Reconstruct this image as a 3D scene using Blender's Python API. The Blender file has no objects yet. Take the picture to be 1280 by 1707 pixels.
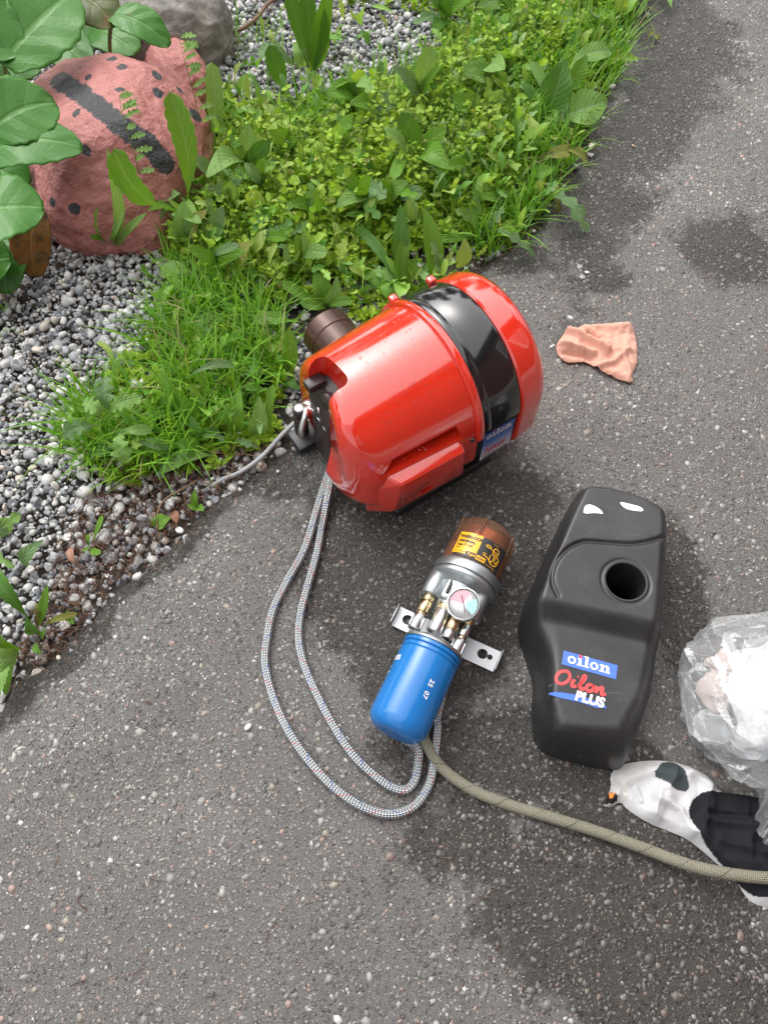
import bpy, bmesh, math, random
import numpy as np
from mathutils import Vector, Matrix
R = math.radians
random.seed(7); rng = np.random.default_rng(7)
scene = bpy.context.scene
COL = scene.collection

# ---------------------------------------------------------------- camera
PITCH = R(62); VF = R(67); CH = 1.15
cd = bpy.data.cameras.new('camera'); cam = bpy.data.objects.new('camera', cd); COL.objects.link(cam)
cam.location = (0, 0, CH); cam.rotation_euler = (math.pi/2 - PITCH, 0, 0)
cd.sensor_fit = 'VERTICAL'; cd.angle = VF; cd.clip_start = 0.02; cd.clip_end = 600
scene.camera = cam
# ---------------------------------------------------------------- sky, sun, exposure (bright overcast day)
SUN_EL, SUN_AZ = R(52), R(-35)          # azimuth from +Y towards +X
world = bpy.data.worlds.new('World'); scene.world = world; world.use_nodes = True
wt = world.node_tree; wt.nodes.clear()
wo = wt.nodes.new('ShaderNodeOutputWorld'); wb = wt.nodes.new('ShaderNodeBackground')
sk = wt.nodes.new('ShaderNodeTexSky'); sk.sky_type = 'NISHITA'; sk.sun_disc = False
sk.sun_elevation = SUN_EL; sk.sun_rotation = SUN_AZ; sk.dust_density = 4.0; sk.air_density = 1.0; sk.ozone_density = 1.0
hs = wt.nodes.new('ShaderNodeHueSaturation'); hs.inputs['Saturation'].default_value = 0.22
wt.links.new(sk.outputs[0], hs.inputs['Color']); wt.links.new(hs.outputs[0], wb.inputs[0])
wb.inputs[1].default_value = 0.15; wt.links.new(wb.outputs[0], wo.inputs[0])
sl = bpy.data.lights.new('sun', 'SUN'); sun = bpy.data.objects.new('sun', sl); COL.objects.link(sun)
sl.energy = 1.5; sl.angle = R(140); sl.color = (1.0, 0.97, 0.93)
sd = Vector((math.sin(SUN_AZ)*math.cos(SUN_EL), math.cos(SUN_AZ)*math.cos(SUN_EL), math.sin(SUN_EL)))
sun.rotation_euler = (-sd).to_track_quat('-Z', 'Y').to_euler(); sun.location = (0, 0, 5)
vs = scene.view_settings
vs.view_transform = 'Standard'; vs.look = 'None'; vs.gamma = 1.0; vs.use_curve_mapping = False
vs.exposure = 1.0
scene.cycles.max_bounces = 6; scene.cycles.diffuse_bounces = 3; scene.cycles.glossy_bounces = 3; scene.cycles.transmission_bounces = 5; scene.cycles.transparent_max_bounces = 8

# ---------------------------------------------------------------- helpers
FP = 853.5/math.tan(VF/2)
def G(px, py, z=0.0):
    """photograph pixel -> point of the place at height z"""
    dx = (px-640)/FP; dy = (py-853.5)/FP
    d = Vector((dx, math.cos(PITCH)-dy*math.sin(PITCH), -math.sin(PITCH)-dy*math.cos(PITCH)))
    return Vector((0, 0, CH)) + d*((z-CH)/d.z)
def GA(pts, z=0.0):
    return np.array([G(x, y, z)[:2] for x, y in pts])
def fnv(o, label=None, cat=None, group=None, kind=None):
    if label: o['label'] = label
    if cat: o['category'] = cat
    if group: o['group'] = group
    if kind: o['kind'] = kind
    return o
def empty(name, loc, rz=0.0, label=None, cat=None, group=None):
    o = bpy.data.objects.new(name, None); COL.objects.link(o); o.empty_display_size = 0.05
    o.location = loc; o.rotation_euler = (0, 0, rz)
    return fnv(o, label, cat, group)
def mk(name, V, F, mat, parent=None, smooth=True, uv=None, col=None, attr=None):
    me = bpy.data.meshes.new(name)
    if isinstance(F, np.ndarray):
        V = np.asarray(V, dtype=np.float32); n, k = F.shape
        me.vertices.add(len(V)); me.vertices.foreach_set('co', V.ravel())
        me.loops.add(n*k); me.loops.foreach_set('vertex_index', F.astype(np.int32).ravel())
        me.polygons.add(n); me.polygons.foreach_set('loop_start', np.arange(0, n*k, k, dtype=np.int32))
        me.polygons.foreach_set('loop_total', np.full(n, k, dtype=np.int32))
        me.update(calc_edges=True); me.validate()
    else:
        me.from_pydata([tuple(v) for v in V], [], [tuple(f) for f in F]); me.update()
    if smooth: me.polygons.foreach_set('use_smooth', np.ones(len(me.polygons), dtype=bool))
    if uv is not None:
        uv = np.asarray(uv, dtype=np.float32); ul = me.uv_layers.new(name='UVMap')
        li = np.zeros(len(me.loops), dtype=np.int32); me.loops.foreach_get('vertex_index', li)
        ul.data.foreach_set('uv', uv[li].ravel())
    if col is not None:
        c = np.ones((len(me.vertices), 4), dtype=np.float32); c[:, :3] = np.asarray(col)[:, :3]
        a = me.attributes.new('Col', 'FLOAT_COLOR', 'POINT'); a.data.foreach_set('color', c.ravel())
    if attr is not None:
        for nm, arr in attr.items():
            a = me.attributes.new(nm, 'FLOAT', 'POINT'); a.data.foreach_set('value', np.asarray(arr, dtype=np.float32))
    if mat is not None: me.materials.append(mat)
    o = bpy.data.objects.new(name, me); COL.objects.link(o)
    if parent is not None: o.parent = parent
    return o
def autosmooth(o, ang=35):
    """sharp edges by angle on a smooth shaded mesh"""
    me = o.data; bm = bmesh.new(); bm.from_mesh(me)
    for e in bm.edges:
        if len(e.link_faces) == 2 and e.calc_face_angle(0) > R(ang): e.smooth = False
    bm.to_mesh(me); bm.free(); return o
def xf(VF_, M):
    V, F = VF_; return [M @ Vector(v) for v in V], F
def join(*parts):
    V = []; F = []
    for v, f in parts:
        n = len(V); V += [tuple(p) for p in v]; F += [tuple(i+n for i in q) for q in f]
    return V, F
def lathe(prof, n=48, a0=0.0, a1=360.0, caps=True):
    """profile [(x, r)] turned round the X axis; angle from +Z towards +Y"""
    V = []; F = []; full = abs(a1-a0) >= 359.9
    m = n if full else n+1
    for x, r in prof:
        for j in range(m):
            a = R(a0+(a1-a0)*j/n); V.append((x, r*math.sin(a), r*math.cos(a)))
    for i in range(len(prof)-1):
        for j in range(n):
            k = (j+1) % m
            F.append((i*m+j, i*m+k, (i+1)*m+k, (i+1)*m+j))
    if caps and full:
        if prof[0][1] > 1e-5: F.append(tuple(range(m-1, -1, -1)))
        if prof[-1][1] > 1e-5: F.append(tuple((len(prof)-1)*m+j for j in range(m)))
    return V, [f[::-1] for f in F]
def align(p0, p1):
    """matrix taking the X axis onto p0->p1, origin at p0"""
    p0 = Vector(p0); d = Vector(p1)-p0
    q = d.to_track_quat('X', 'Z')
    return Matrix.Translation(p0) @ q.to_matrix().to_4x4()
def rod(p0, p1, r, n=20, ch=0.0, r1=None):
    L = (Vector(p1)-Vector(p0)).length; r1 = r if r1 is None else r1
    pr = [(0, r), (L, r1)] if ch <= 0 else [(0, r-ch), (ch, r), (L-ch, r1), (L, r1-ch)]
    return xf(lathe(pr, n), align(p0, p1))
def box(c, s, bev=0.0, seg=2):
    bm = bmesh.new(); bmesh.ops.create_cube(bm, size=1.0)
    for v in bm.verts: v.co = Vector((v.co.x*s[0]+c[0], v.co.y*s[1]+c[1], v.co.z*s[2]+c[2]))
    if bev > 0: bmesh.ops.bevel(bm, geom=list(bm.edges), offset=bev, segments=seg, affect='EDGES', profile=0.5)
    bm.verts.index_update()
    out = ([v.co.copy() for v in bm.verts], [[v.index for v in f.verts] for f in bm.faces]); bm.free(); return out
def hull(pts, bev=0.0, seg=3):
    bm = bmesh.new()
    for p in pts: bm.verts.new(p)
    bmesh.ops.convex_hull(bm, input=list(bm.verts))
    bmesh.ops.delete(bm, geom=[v for v in bm.verts if not v.link_faces], context='VERTS')
    bmesh.ops.dissolve_limit(bm, angle_limit=R(4), verts=list(bm.verts), edges=list(bm.edges))
    bmesh.ops.recalc_face_normals(bm, faces=list(bm.faces))
    if bev > 0: bmesh.ops.bevel(bm, geom=list(bm.edges), offset=bev, segments=seg, affect='EDGES', profile=0.5)
    bm.verts.index_update()
    out = ([v.co.copy() for v in bm.verts], [[v.index for v in f.verts] for f in bm.faces]); bm.free(); return out
def spline(pts, n=12):
    """Catmull-Rom through the points"""
    P = [Vector(p) for p in pts]; P = [P[0]*2-P[1]]+P+[P[-1]*2-P[-2]]; out = []
    for i in range(1, len(P)-2):
        for k in range(n):
            t = k/n; a, b, c, d = P[i-1], P[i], P[i+1], P[i+2]
            out.append(0.5*((2*b)+(c-a)*t+(2*a-5*b+4*c-d)*t*t+(3*b-a-3*c+d)*t*t*t))
    out.append(P[-2]); return out
def tube(pts, r, n=14, caps=True):
    """swept tube with uv: u round, v along in metres; returns V, F, UV (seam verts doubled)"""
    P = [Vector(p) for p in pts]; rr = r if hasattr(r, '__len__') else [r]*len(P)
    V = []; F = []; UV = []; L = 0; up = None
    for i, p in enumerate(P):
        t = (P[min(i+1, len(P)-1)]-P[max(i-1, 0)]).normalized()
        if up is None:
            up = t.orthogonal().normalized()
        up = (up - t*up.dot(t)).normalized(); sd_ = t.cross(up)
        if i: L += (p-P[i-1]).length
        for j in range(n+1):
            a = 2*math.pi*j/n
            V.append(p+(up*math.cos(a)+sd_*math.sin(a))*rr[i]); UV.append((j/n, L))
    m = n+1
    for i in range(len(P)-1):
        for j in range(n): F.append((i*m+j, i*m+j+1, (i+1)*m+j+1, (i+1)*m+j))
    if caps:
        F.append(tuple(range(n-1, -1, -1))); F.append(tuple((len(P)-1)*m+j for j in range(n)))
    return V, F, UV
def boolean(o, cutters):
    for c in cutters:
        m = o.modifiers.new('b', 'BOOLEAN'); m.operation = 'DIFFERENCE'; m.solver = 'EXACT'; m.object = c
    dg = bpy.context.evaluated_depsgraph_get(); dg.update()
    me = bpy.data.meshes.new_from_object(o.evaluated_get(dg))
    o.modifiers.clear(); old = o.data; o.data = me; bpy.data.meshes.remove(old)
    for c in cutters: bpy.data.objects.remove(c)
    return o
def chaikin(P, k=2):
    P = np.asarray(P, dtype=float)
    for _ in range(k):
        Q = np.roll(P, -1, axis=0); P = np.stack([P*0.75+Q*0.25, P*0.25+Q*0.75], 1).reshape(-1, 2)
    return P
def sdf(P, X):
    """signed distance (inside positive) and nearest boundary point, polygon P, points X (n,2)"""
    A = P; B = np.roll(P, -1, axis=0); best = np.full(len(X), 1e9); near = X.copy(); ins = np.zeros(len(X), bool)
    for a, b in zip(A, B):
        d = b-a; t = np.clip(((X-a)@d)/(d@d+1e-12), 0, 1); q = a+t[:, None]*d
        e = np.hypot(*(X-q).T); m = e < best; best[m] = e[m]; near[m] = q[m]
        c = ((a[1] > X[:, 1]) != (b[1] > X[:, 1])) & (X[:, 0] < (b[0]-a[0])*(X[:, 1]-a[1])/(b[1]-a[1]+1e-12)+a[0])
        ins ^= c
    return np.where(ins, best, -best), near
def inside(P, X): return sdf(np.asarray(P, float), X)[0] > 0
def sample(P, n):
    P = np.asarray(P, float); lo = P.min(0); hi = P.max(0); out = []; tot = 0
    while tot < n:
        X = lo+rng.random((n*2, 2))*(hi-lo); X = X[inside(P, X)]; out.append(X); tot += len(X)
    return np.concatenate(out)[:n]
def vnoise(X, scale, seed=0):
    """smooth value noise, X (n,2 or 3) -> 0..1"""
    X = np.asarray(X, float)*scale; i = np.floor(X).astype(np.int64); f = X-i; f = f*f*(3-2*f); D = X.shape[1]
    out = np.zeros(len(X))
    for c in range(1 << D):
        w = np.ones(len(X)); h = np.full(len(X), seed*374761393, dtype=np.int64)
        for d in range(D):
            b = (c >> d) & 1; w *= f[:, d] if b else 1-f[:, d]
            h = h + (i[:, d]+b)*[668265263, 2147483647-58, 1274126177][d]
        h = (h ^ (h >> 13))*1274126177; h = (h ^ (h >> 16)) & 0xffffff
        out += w*h/0xffffff
    return out
def fbm(X, scale, oct=4, seed=0):
    o = 0; a = 0.5
    for k in range(oct): o = o+a*vnoise(X, scale*2**k, seed+k*17); a *= 0.5
    return o/(1-0.5**oct)
def field(P, res, hfun, hole=None):
    """height field over polygon P: hfun(X, d)->z.  Border vertices snapped to the outline"""
    lo = P.min(0)-res*2; hi = P.max(0)+res*2
    nx = int((hi[0]-lo[0])/res)+1; ny = int((hi[1]-lo[1])/res)+1
    gx, gy = np.meshgrid(lo[0]+np.arange(nx)*res, lo[1]+np.arange(ny)*res)
    X = np.stack([gx.ravel(), gy.ravel()], 1); d, near = sdf(P, X)
    out = d < 0; X2 = np.where(out[:, None], near, X); d2 = np.maximum(d, 0)
    idx = np.arange(nx*ny).reshape(ny, nx)
    Q = np.stack([idx[:-1, :-1], idx[:-1, 1:], idx[1:, 1:], idx[1:, :-1]], -1).reshape(-1, 4)
    keep = (d[Q] > 0).any(1) & (d[Q] > -res*1.6).all(1)
    if hole is not None: keep &= ~(np.hypot(X2[:, 0]-hole[0], X2[:, 1]-hole[1])[Q] < hole[2]).any(1)
    Q = Q[keep]; used = np.unique(Q); mp = np.full(nx*ny, -1); mp[used] = np.arange(len(used))
    X2 = X2[used]; d2 = d2[used]
    return np.column_stack([X2, hfun(X2, d2)]), mp[Q], X2, d2

# ---------------------------------------------------------------- materials
class NT:
    def __init__(s, name):
        s.m = bpy.data.materials.new(name); s.m.use_nodes = True; s.t = s.m.node_tree; s.t.nodes.clear()
        s.out = s.t.nodes.new('ShaderNodeOutputMaterial')
    def n(s, typ, ins=None, **props):
        nd = s.t.nodes.new('ShaderNode'+typ)
        for k, v in props.items(): setattr(nd, k, v)
        for k, v in (ins or {}).items(): s.put(nd.inputs[k], v)
        return nd
    def put(s, sock, v):
        if isinstance(v, bpy.types.NodeSocket): s.t.links.new(v, sock)
        elif isinstance(v, bpy.types.Node): s.t.links.new(v.outputs[0], sock)
        else:
            if hasattr(v, '__len__') and len(v) == 3 and sock.type == 'RGBA': v = (*v, 1.0)
            sock.default_value = v
    def math(s, op, a, b=None, c=None):
        nd = s.t.nodes.new('ShaderNodeMath'); nd.operation = op
        for i, v in enumerate((a, b, c)):
            if v is not None: s.put(nd.inputs[i], v)
        return nd.outputs[0]
    def mix(s, f, a, b, mode='MIX'):
        nd = s.t.nodes.new('ShaderNodeMix'); nd.data_type = 'RGBA'; nd.blend_type = mode
        s.put(nd.inputs[0], f); s.put(nd.inputs[6], a); s.put(nd.inputs[7], b); return nd.outputs[2]
    def ramp(s, f, stops, interp='LINEAR'):
        nd = s.t.nodes.new('ShaderNodeValToRGB'); cr = nd.color_ramp; cr.interpolation = interp
        while len(cr.elements) > 1: cr.elements.remove(cr.elements[-1])
        for i, (p, c) in enumerate(stops):
            e = cr.elements[0] if i == 0 else cr.elements.new(p)
            e.position = p; e.color = (c, c, c, 1) if not hasattr(c, '__len__') else (*c, 1)
        s.put(nd.inputs[0], f); return nd.outputs[0]
    def coord(s, which='Object'): return s.n('TexCoord').outputs[which]
    def noise(s, scale, detail=3, vec=None, rough=0.55, out=0):
        nd = s.n('TexNoise', {'Scale': scale, 'Detail': detail, 'Roughness': rough}); s.put(nd.inputs['Vector'], vec or s.coord()); return nd.outputs[out]
    def voro(s, scale, vec=None, feature='F1', out='Distance', rnd=1.0):
        nd = s.n('TexVoronoi', {'Scale': scale, 'Randomness': rnd}, feature=feature); s.put(nd.inputs['Vector'], vec or s.coord()); return nd.outputs[out]
    def bump(s, h, strength=0.3, dist=0.002, normal=None):
        nd = s.n('Bump', {'Height': h, 'Strength': strength, 'Distance': dist})
        if normal is not None: s.put(nd.inputs['Normal'], normal)
        return nd.outputs[0]
    def bsdf(s, **k):
        nd = s.t.nodes.new('ShaderNodeBsdfPrincipled')
        for a, v in k.items(): s.put(nd.inputs[a.replace('_', ' ')], v)
        return nd.outputs[0]
    def done(s, sh): s.t.links.new(sh, s.out.inputs[0]); return s.m
def simple(name, col, rough=0.5, metal=0.0, var=0.12, nscale=40.0, bump=0.0, bscale=200.0, coat=0.0, spec=0.5, rvar=0.1):
    t = NT(name); nz = t.noise(nscale, 4)
    c = t.mix(nz, tuple(max(0, x*(1-var)) for x in col), tuple(min(1, x*(1+var)) for x in col))
    rg = t.math('ADD', t.math('MULTIPLY', t.math('SUBTRACT', t.noise(nscale*0.6, 3), 0.5), rvar*2), rough)
    k = dict(Base_Color=c, Roughness=rg, Metallic=metal, Coat_Weight=coat, Specular_IOR_Level=spec, Coat_Roughness=0.08)
    if bump > 0: k['Normal'] = t.bump(t.noise(bscale, 3), bump, 0.001)
    return t.done(t.bsdf(**k))
# ================================================================ ground, driveway, gravel bed
EDGE_PX = [(1060, 0), (1040, 60), (1005, 150), (960, 240), (935, 300), (870, 395), (800, 450), (740, 490), (640, 590), (560, 680), (490, 735), (420, 785), (350, 850), (280, 905), (210, 965), (150, 1022), (95, 1085), (40, 1140), (0, 1185)]
EP = np.array([(-4.0, -4.55), (-1.2, -0.61)] + [tuple(p) for p in GA(EDGE_PX[::-1])] + [(0.84, 2.6), (2.1, 6.0)])
def xedge(y):
    y = np.asarray(y, float)
    w = 0.026*(vnoise(np.stack([y, y*0], 1), 13, 3)-0.5)+0.016*(vnoise(np.stack([y, y*0], 1), 45, 5)-0.5)+0.008*(vnoise(np.stack([y, y*0], 1), 110, 6)-0.5)
    return np.interp(y, EP[:, 1], EP[:, 0])+w
def blob(X, cx, cy, rx, ry, ang=0):
    c = G(cx, cy); s = G(cx+rx, cy).x-c.x; t = abs(G(cx, cy-ry).y-c.y)
    u = X[:, 0]-c.x; v = X[:, 1]-c.y; a = R(ang); u, v = u*math.cos(a)+v*math.sin(a), -u*math.sin(a)+v*math.cos(a)
    return np.exp(-((u/s)**2+(v/t)**2))
def stain_shade(X):
    """0 dry dusty .. 1 dark: damp stains of the driveway, plus burner shade painted in"""
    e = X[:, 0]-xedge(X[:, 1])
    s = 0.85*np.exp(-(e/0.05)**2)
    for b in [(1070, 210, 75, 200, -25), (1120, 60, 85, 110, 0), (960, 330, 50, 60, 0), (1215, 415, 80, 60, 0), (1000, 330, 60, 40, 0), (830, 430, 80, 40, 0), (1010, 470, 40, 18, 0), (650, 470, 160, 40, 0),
              (640, 930, 130, 120, 0), (800, 850, 130, 70, 0), (720, 1020, 130, 170, 0), (600, 1000, 70, 90, 0), (880, 960, 70, 120, 0), (850, 1250, 170, 90, 0), (1100, 1480, 260, 150, 0), (960, 1540, 150, 190, 0), (1200, 1650, 190, 130, 0), (1020, 1320, 120, 90, 0), (780, 1400, 90, 70, 0), (1030, 1690, 110, 90, 0),  # first blobs also paint the burner's shade into the asphalt colour
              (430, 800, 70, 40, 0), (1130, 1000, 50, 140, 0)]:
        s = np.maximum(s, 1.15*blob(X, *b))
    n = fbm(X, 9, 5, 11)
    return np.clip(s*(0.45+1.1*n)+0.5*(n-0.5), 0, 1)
def pale(X):
    s = 0
    for b in [(200, 1110, 150, 60, 35), (80, 1230, 150, 60, 30), (330, 960, 80, 40, 40), (1150, 300, 110, 80, 0), (950, 640, 160, 70, 0), (1230, 120, 60, 120, 0), (260, 1370, 140, 70, 0)]:
        s = np.maximum(s, blob(X, *b))
    return np.clip(s*(0.3+1.2*fbm(X, 14, 4, 23)), 0, 1)

t = NT('asphalt')
co = t.coord('Object'); st = t.n('Attribute', attribute_name='stain_shade').outputs['Fac']; pl = t.n('Attribute', attribute_name='pale').outputs['Fac']
stain_shade_mix = t.math('ADD', st, t.math('MULTIPLY', t.math('SUBTRACT', t.noise(30, 5, co, 0.6), 0.5), 0.9)); stain_shade_mix = t.math('ADD', stain_shade_mix, t.math('MULTIPLY', t.math('SUBTRACT', t.noise(150, 4, co, 0.6), 0.5), 0.55))
stain_shade_mix = t.ramp(stain_shade_mix, [(0.25, 0.0), (0.50, 1.0)])
base = t.mix(t.noise(160, 4, co), (0.118, 0.114, 0.108), (0.205, 0.199, 0.190))
base = t.mix(t.math('MULTIPLY', pl, 0.5), base, (0.24, 0.235, 0.225))
chip = None; hgt = None
for sc_, thr, k in ((150, 0.62, 1.0), (260, 0.45, 0.7), (480, 0.45, 0.35)):
    cv = t.n('TexVoronoi', {'Scale': sc_, 'Vector': co, 'Randomness': 1.0}); dist = cv.outputs['Distance']; ccol = cv.outputs['Color']
    sp = t.n('SeparateColor', {'Color': ccol})
    on = t.math('GREATER_THAN', sp.outputs[0], thr)
    rad = t.math('MULTIPLY_ADD', sp.outputs[1], 0.32, 0.22)
    m = t.math('MULTIPLY', on, t.ramp(t.math('DIVIDE', dist, rad), [(0.75, 1.0), (1.0, 0.0)]))
    ccl = t.ramp(sp.outputs[2], [(0.0, (0.09, 0.087, 0.08)), (0.35, (0.15, 0.145, 0.135)), (0.55, (0.25, 0.24, 0.225)), (0.75, (0.42, 0.405, 0.385)), (0.87, (0.36, 0.25, 0.21)), (1.0, (0.58, 0.57, 0.55))])
    base = t.mix(t.math('MULTIPLY', m, 0.85), base, ccl)
    h = t.math('MULTIPLY', m, k); hgt = h if hgt is None else t.math('ADD', hgt, h)
gap = t.ramp(t.noise(330, 5, co, 0.7), [(0.36, 1.0), (0.52, 0.0)]); base = t.mix(t.math('MULTIPLY', gap, 0.42), base, (0.030, 0.028, 0.025))
fleck = t.ramp(t.noise(520, 4, co, 0.75), [(0.60, 0.0), (0.70, 1.0)]); base = t.mix(t.math('MULTIPLY', fleck, 0.6), base, (0.36, 0.35, 0.335))  # pale flecks scattered by noise over the asphalt
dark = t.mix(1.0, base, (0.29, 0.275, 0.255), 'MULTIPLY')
base = t.mix(t.math('MULTIPLY', stain_shade_mix, 0.9), base, dark)
hgt = t.math('ADD', hgt, t.math('MULTIPLY', t.noise(420, 5, co, 0.7), 1.1))
rough = t.math('SUBTRACT', t.math('MULTIPLY_ADD', t.noise(60, 3, co), 0.22, 0.40), t.math('MULTIPLY', stain_shade_mix, 0.20))
MAT_ASPHALT = t.done(t.bsdf(Base_Color=base, Roughness=rough, Specular_IOR_Level=0.5, Normal=t.bump(hgt, 1.0, 0.0030)))

t = NT('aggregate_chips')
ca = t.n('Attribute', attribute_name='Col').outputs['Color']
c = t.mix(t.math('MULTIPLY', t.noise(700, 3), 0.5), ca, (0.06, 0.055, 0.05))
MAT_CHIPS = t.done(t.bsdf(Base_Color=c, Roughness=0.36, Normal=t.bump(t.noise(900, 3), 0.4, 0.001)))

t = NT('soil')
c = t.ramp(t.noise(60, 6), [(0.3, (0.035, 0.030, 0.026)), (0.55, (0.075, 0.062, 0.052)), (0.75, (0.13, 0.11, 0.095))])
MAT_SOIL = t.done(t.bsdf(Base_Color=c, Roughness=0.8, Normal=t.bump(t.noise(220, 6), 1.0, 0.006)))
t = NT('far_ground')
c = t.ramp(t.noise(6, 8), [(0.3, (0.03, 0.05, 0.014)), (0.6, (0.06, 0.10, 0.025)), (0.8, (0.09, 0.11, 0.04))])
MAT_FAR = t.done(t.bsdf(Base_Color=c, Roughness=0.9, Normal=t.bump(t.noise(90, 6), 1.0, 0.02)))

g = 150.0
fnv(mk('ground', [(-g, -g, -0.09), (g, -g, -0.09), (g, g, -0.09), (-g, g, -0.09)], [(0, 1, 2, 3)], MAT_FAR), kind='structure', label='grassy soil of the yard around the driveway')

# the asphalt: fine sheet near by (slightly uneven), plain sheets farther off, a broken edge against the bed
res = 0.02
ys = np.arange(-0.8, 2.6001, res); ys2 = np.clip(ys, -0.61, 2.6)
rows = len(ys); cols = 141
Vs = []
for y in ys:
    x0 = -1.2 if y <= -0.61 else float(xedge([y])[0])
    u = np.linspace(0, 1, cols); x = x0+(1.6-x0)*u
    Vs.append(np.stack([x, np.full(cols, y)], 1))
XY = np.concatenate(Vs)
e = XY[:, 0]-xedge(XY[:, 1])
Z = 0.004*(fbm(XY, 5, 3, 31)-0.5)-0.010*np.exp(-(np.maximum(e, 0)/0.025)**2)*(0.4+fbm(XY, 40, 2, 9))
Z[(XY[:, 0] > 1.3) | (XY[:, 1] < -0.5) | (XY[:, 1] > 2.4)] = 0
def zroad(X): return 0.004*(fbm(X, 5, 3, 31)-0.5)-0.010*np.exp(-(np.maximum(X[:, 0]-xedge(X[:, 1]), 0)/0.025)**2)*(0.4+fbm(X, 40, 2, 9))
V = np.column_stack([XY, Z]); idx = np.arange(rows*cols).reshape(rows, cols)
Q = [tuple(q) for q in np.stack([idx[:-1, :-1], idx[:-1, 1:], idx[1:, 1:], idx[1:, :-1]], -1).reshape(-1, 4)]
Vl = [tuple(v) for v in V]
b0 = len(Vl)                                    # the edge face going down into the bed
for i in range(rows):
    v = Vl[idx[i, 0]]; Vl.append((v[0]-0.012, v[1], -0.05))
for i in range(rows-1): Q.append((b0+i, idx[i, 0], idx[i+1, 0], b0+i+1))
for P in ([(-1.2, -0.8), (-1.2, -0.61), (-4, -4.55), (-4, -6), (8, -6), (8, -0.8), (1.6, -0.8)], [(1.6, -0.8), (8, -0.8), (8, 2.6), (1.6, 2.6)], [(float(XY[idx[-1, 0], 0]), 2.6), (1.6, 2.6), (8, 2.6), (8, 6), (2.1, 6)]):
    n = len(Vl); Vl += [(x, y, 0.0) for x, y in P]; Q.append(tuple(range(n, n+len(P))))
XA = np.array(Vl)[:, :2]
road = fnv(mk('asphalt_driveway', Vl, Q, MAT_ASPHALT, attr={'stain_shade': stain_shade(XA), 'pale': pale(XA)}), kind='structure', label='worn grey asphalt driveway with damp dark stains and painted-in burner shade')

# stones of the asphalt that stand proud of the bitumen
def chips(n):
    X = np.stack([rng.uniform(-0.85, 1.15, n), rng.uniform(-0.25, 2.25, n)], 1); X = X[np.abs(X[:, 0]) < 0.62+0.22*np.maximum(X[:, 1], 0)]
    X = X[(X[:, 0]-xedge(X[:, 1])) > 0.004]
    s_ = stain_shade(X); s_ = np.clip((s_+0.7*(fbm(X, 30, 3, 51)-0.5)+0.35*(vnoise(X, 140, 52)-0.5)-0.24)/0.28, 0, 1); p_ = pale(X)
    keepp = rng.random(len(X)) < 0.55+0.45*np.maximum(p_, s_*0.9)
    X = X[keepp]; s_ = s_[keepp]; p_ = p_[keepp]; n = len(X); k = 5
    r = np.exp(rng.normal(math.log(0.0023), 0.48, n)).clip(0.0011, 0.0082); el = rng.uniform(0.38, 1.0, n); a0 = rng.uniform(0, 6.28, n)
    h = r*rng.uniform(0.02, 0.20, n); tilt = rng.normal(0, 0.16, (n, 2))
    ang = np.arange(k)/k*2*math.pi; V = np.zeros((n, 2*k, 3))
    z0 = zroad(X)
    jr = rng.uniform(0.72, 1.25, (n, k)); jt = rng.uniform(0.72, 0.94, (n, k))
    ca, sa = np.cos(a0)[:, None], np.sin(a0)[:, None]
    for lv in range(2):
        rad = r[:, None]*jr*(1.0 if lv == 0 else jt)
        u = np.cos(ang)*rad; v = np.sin(ang)*rad*el[:, None]
        V[:, lv*k:(lv+1)*k, 0] = X[:, :1]+u*ca-v*sa; V[:, lv*k:(lv+1)*k, 1] = X[:, 1:]+u*sa+v*ca
        V[:, lv*k:(lv+1)*k, 2] = z0[:, None]+(-0.002 if lv == 0 else h[:, None]+u*tilt[:, :1]+v*tilt[:, 1:])
    b = np.arange(k); bn = (b+1) % k
    F = np.concatenate([np.stack([b, bn, bn+k], 1), np.stack([b, bn+k, b+k], 1), np.array([(k, k+i, k+i+1) for i in range(1, k-1)])])
    FA = (F[None]+(np.arange(n)*2*k)[:, None, None]).reshape(-1, 3)
    pal = np.array([(0.10, 0.10, 0.098), (0.15, 0.148, 0.14), (0.20, 0.195, 0.185), (0.26, 0.25, 0.235), (0.34, 0.33, 0.31), (0.46, 0.45, 0.43), (0.28, 0.20, 0.17), (0.25, 0.22, 0.18)])
    ci = rng.choice(len(pal), n, p=[0.15, 0.23, 0.25, 0.16, 0.07, 0.025, 0.055, 0.06])
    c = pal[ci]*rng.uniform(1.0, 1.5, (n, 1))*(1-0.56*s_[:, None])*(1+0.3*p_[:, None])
    return V.reshape(-1, 3), FA, np.repeat(c.clip(0, 0.8), 2*k, axis=0)
V, F, C_ = chips(150000)
fnv(mk('asphalt_aggregate', V, F, MAT_CHIPS, smooth=False, col=C_), kind='stuff', label='small pale and pink stones set in the asphalt', cat='aggregate')

# ---------------------------------------------------------------- bed with gravel
BED = [(-4.0, -4.55), (-1.2, -0.61)]+[(float(xedge([y])[0])+0.006, y) for y in np.arange(-0.6, 2.61, 0.05)]+[(2.1, 6.0), (-4.0, 6.0)]
fnv(mk('soil_bed', [(x, y, -0.024) for x, y in BED], [tuple(range(len(BED)))], MAT_SOIL), kind='structure', label='dark soil bed under the gravel')

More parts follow.
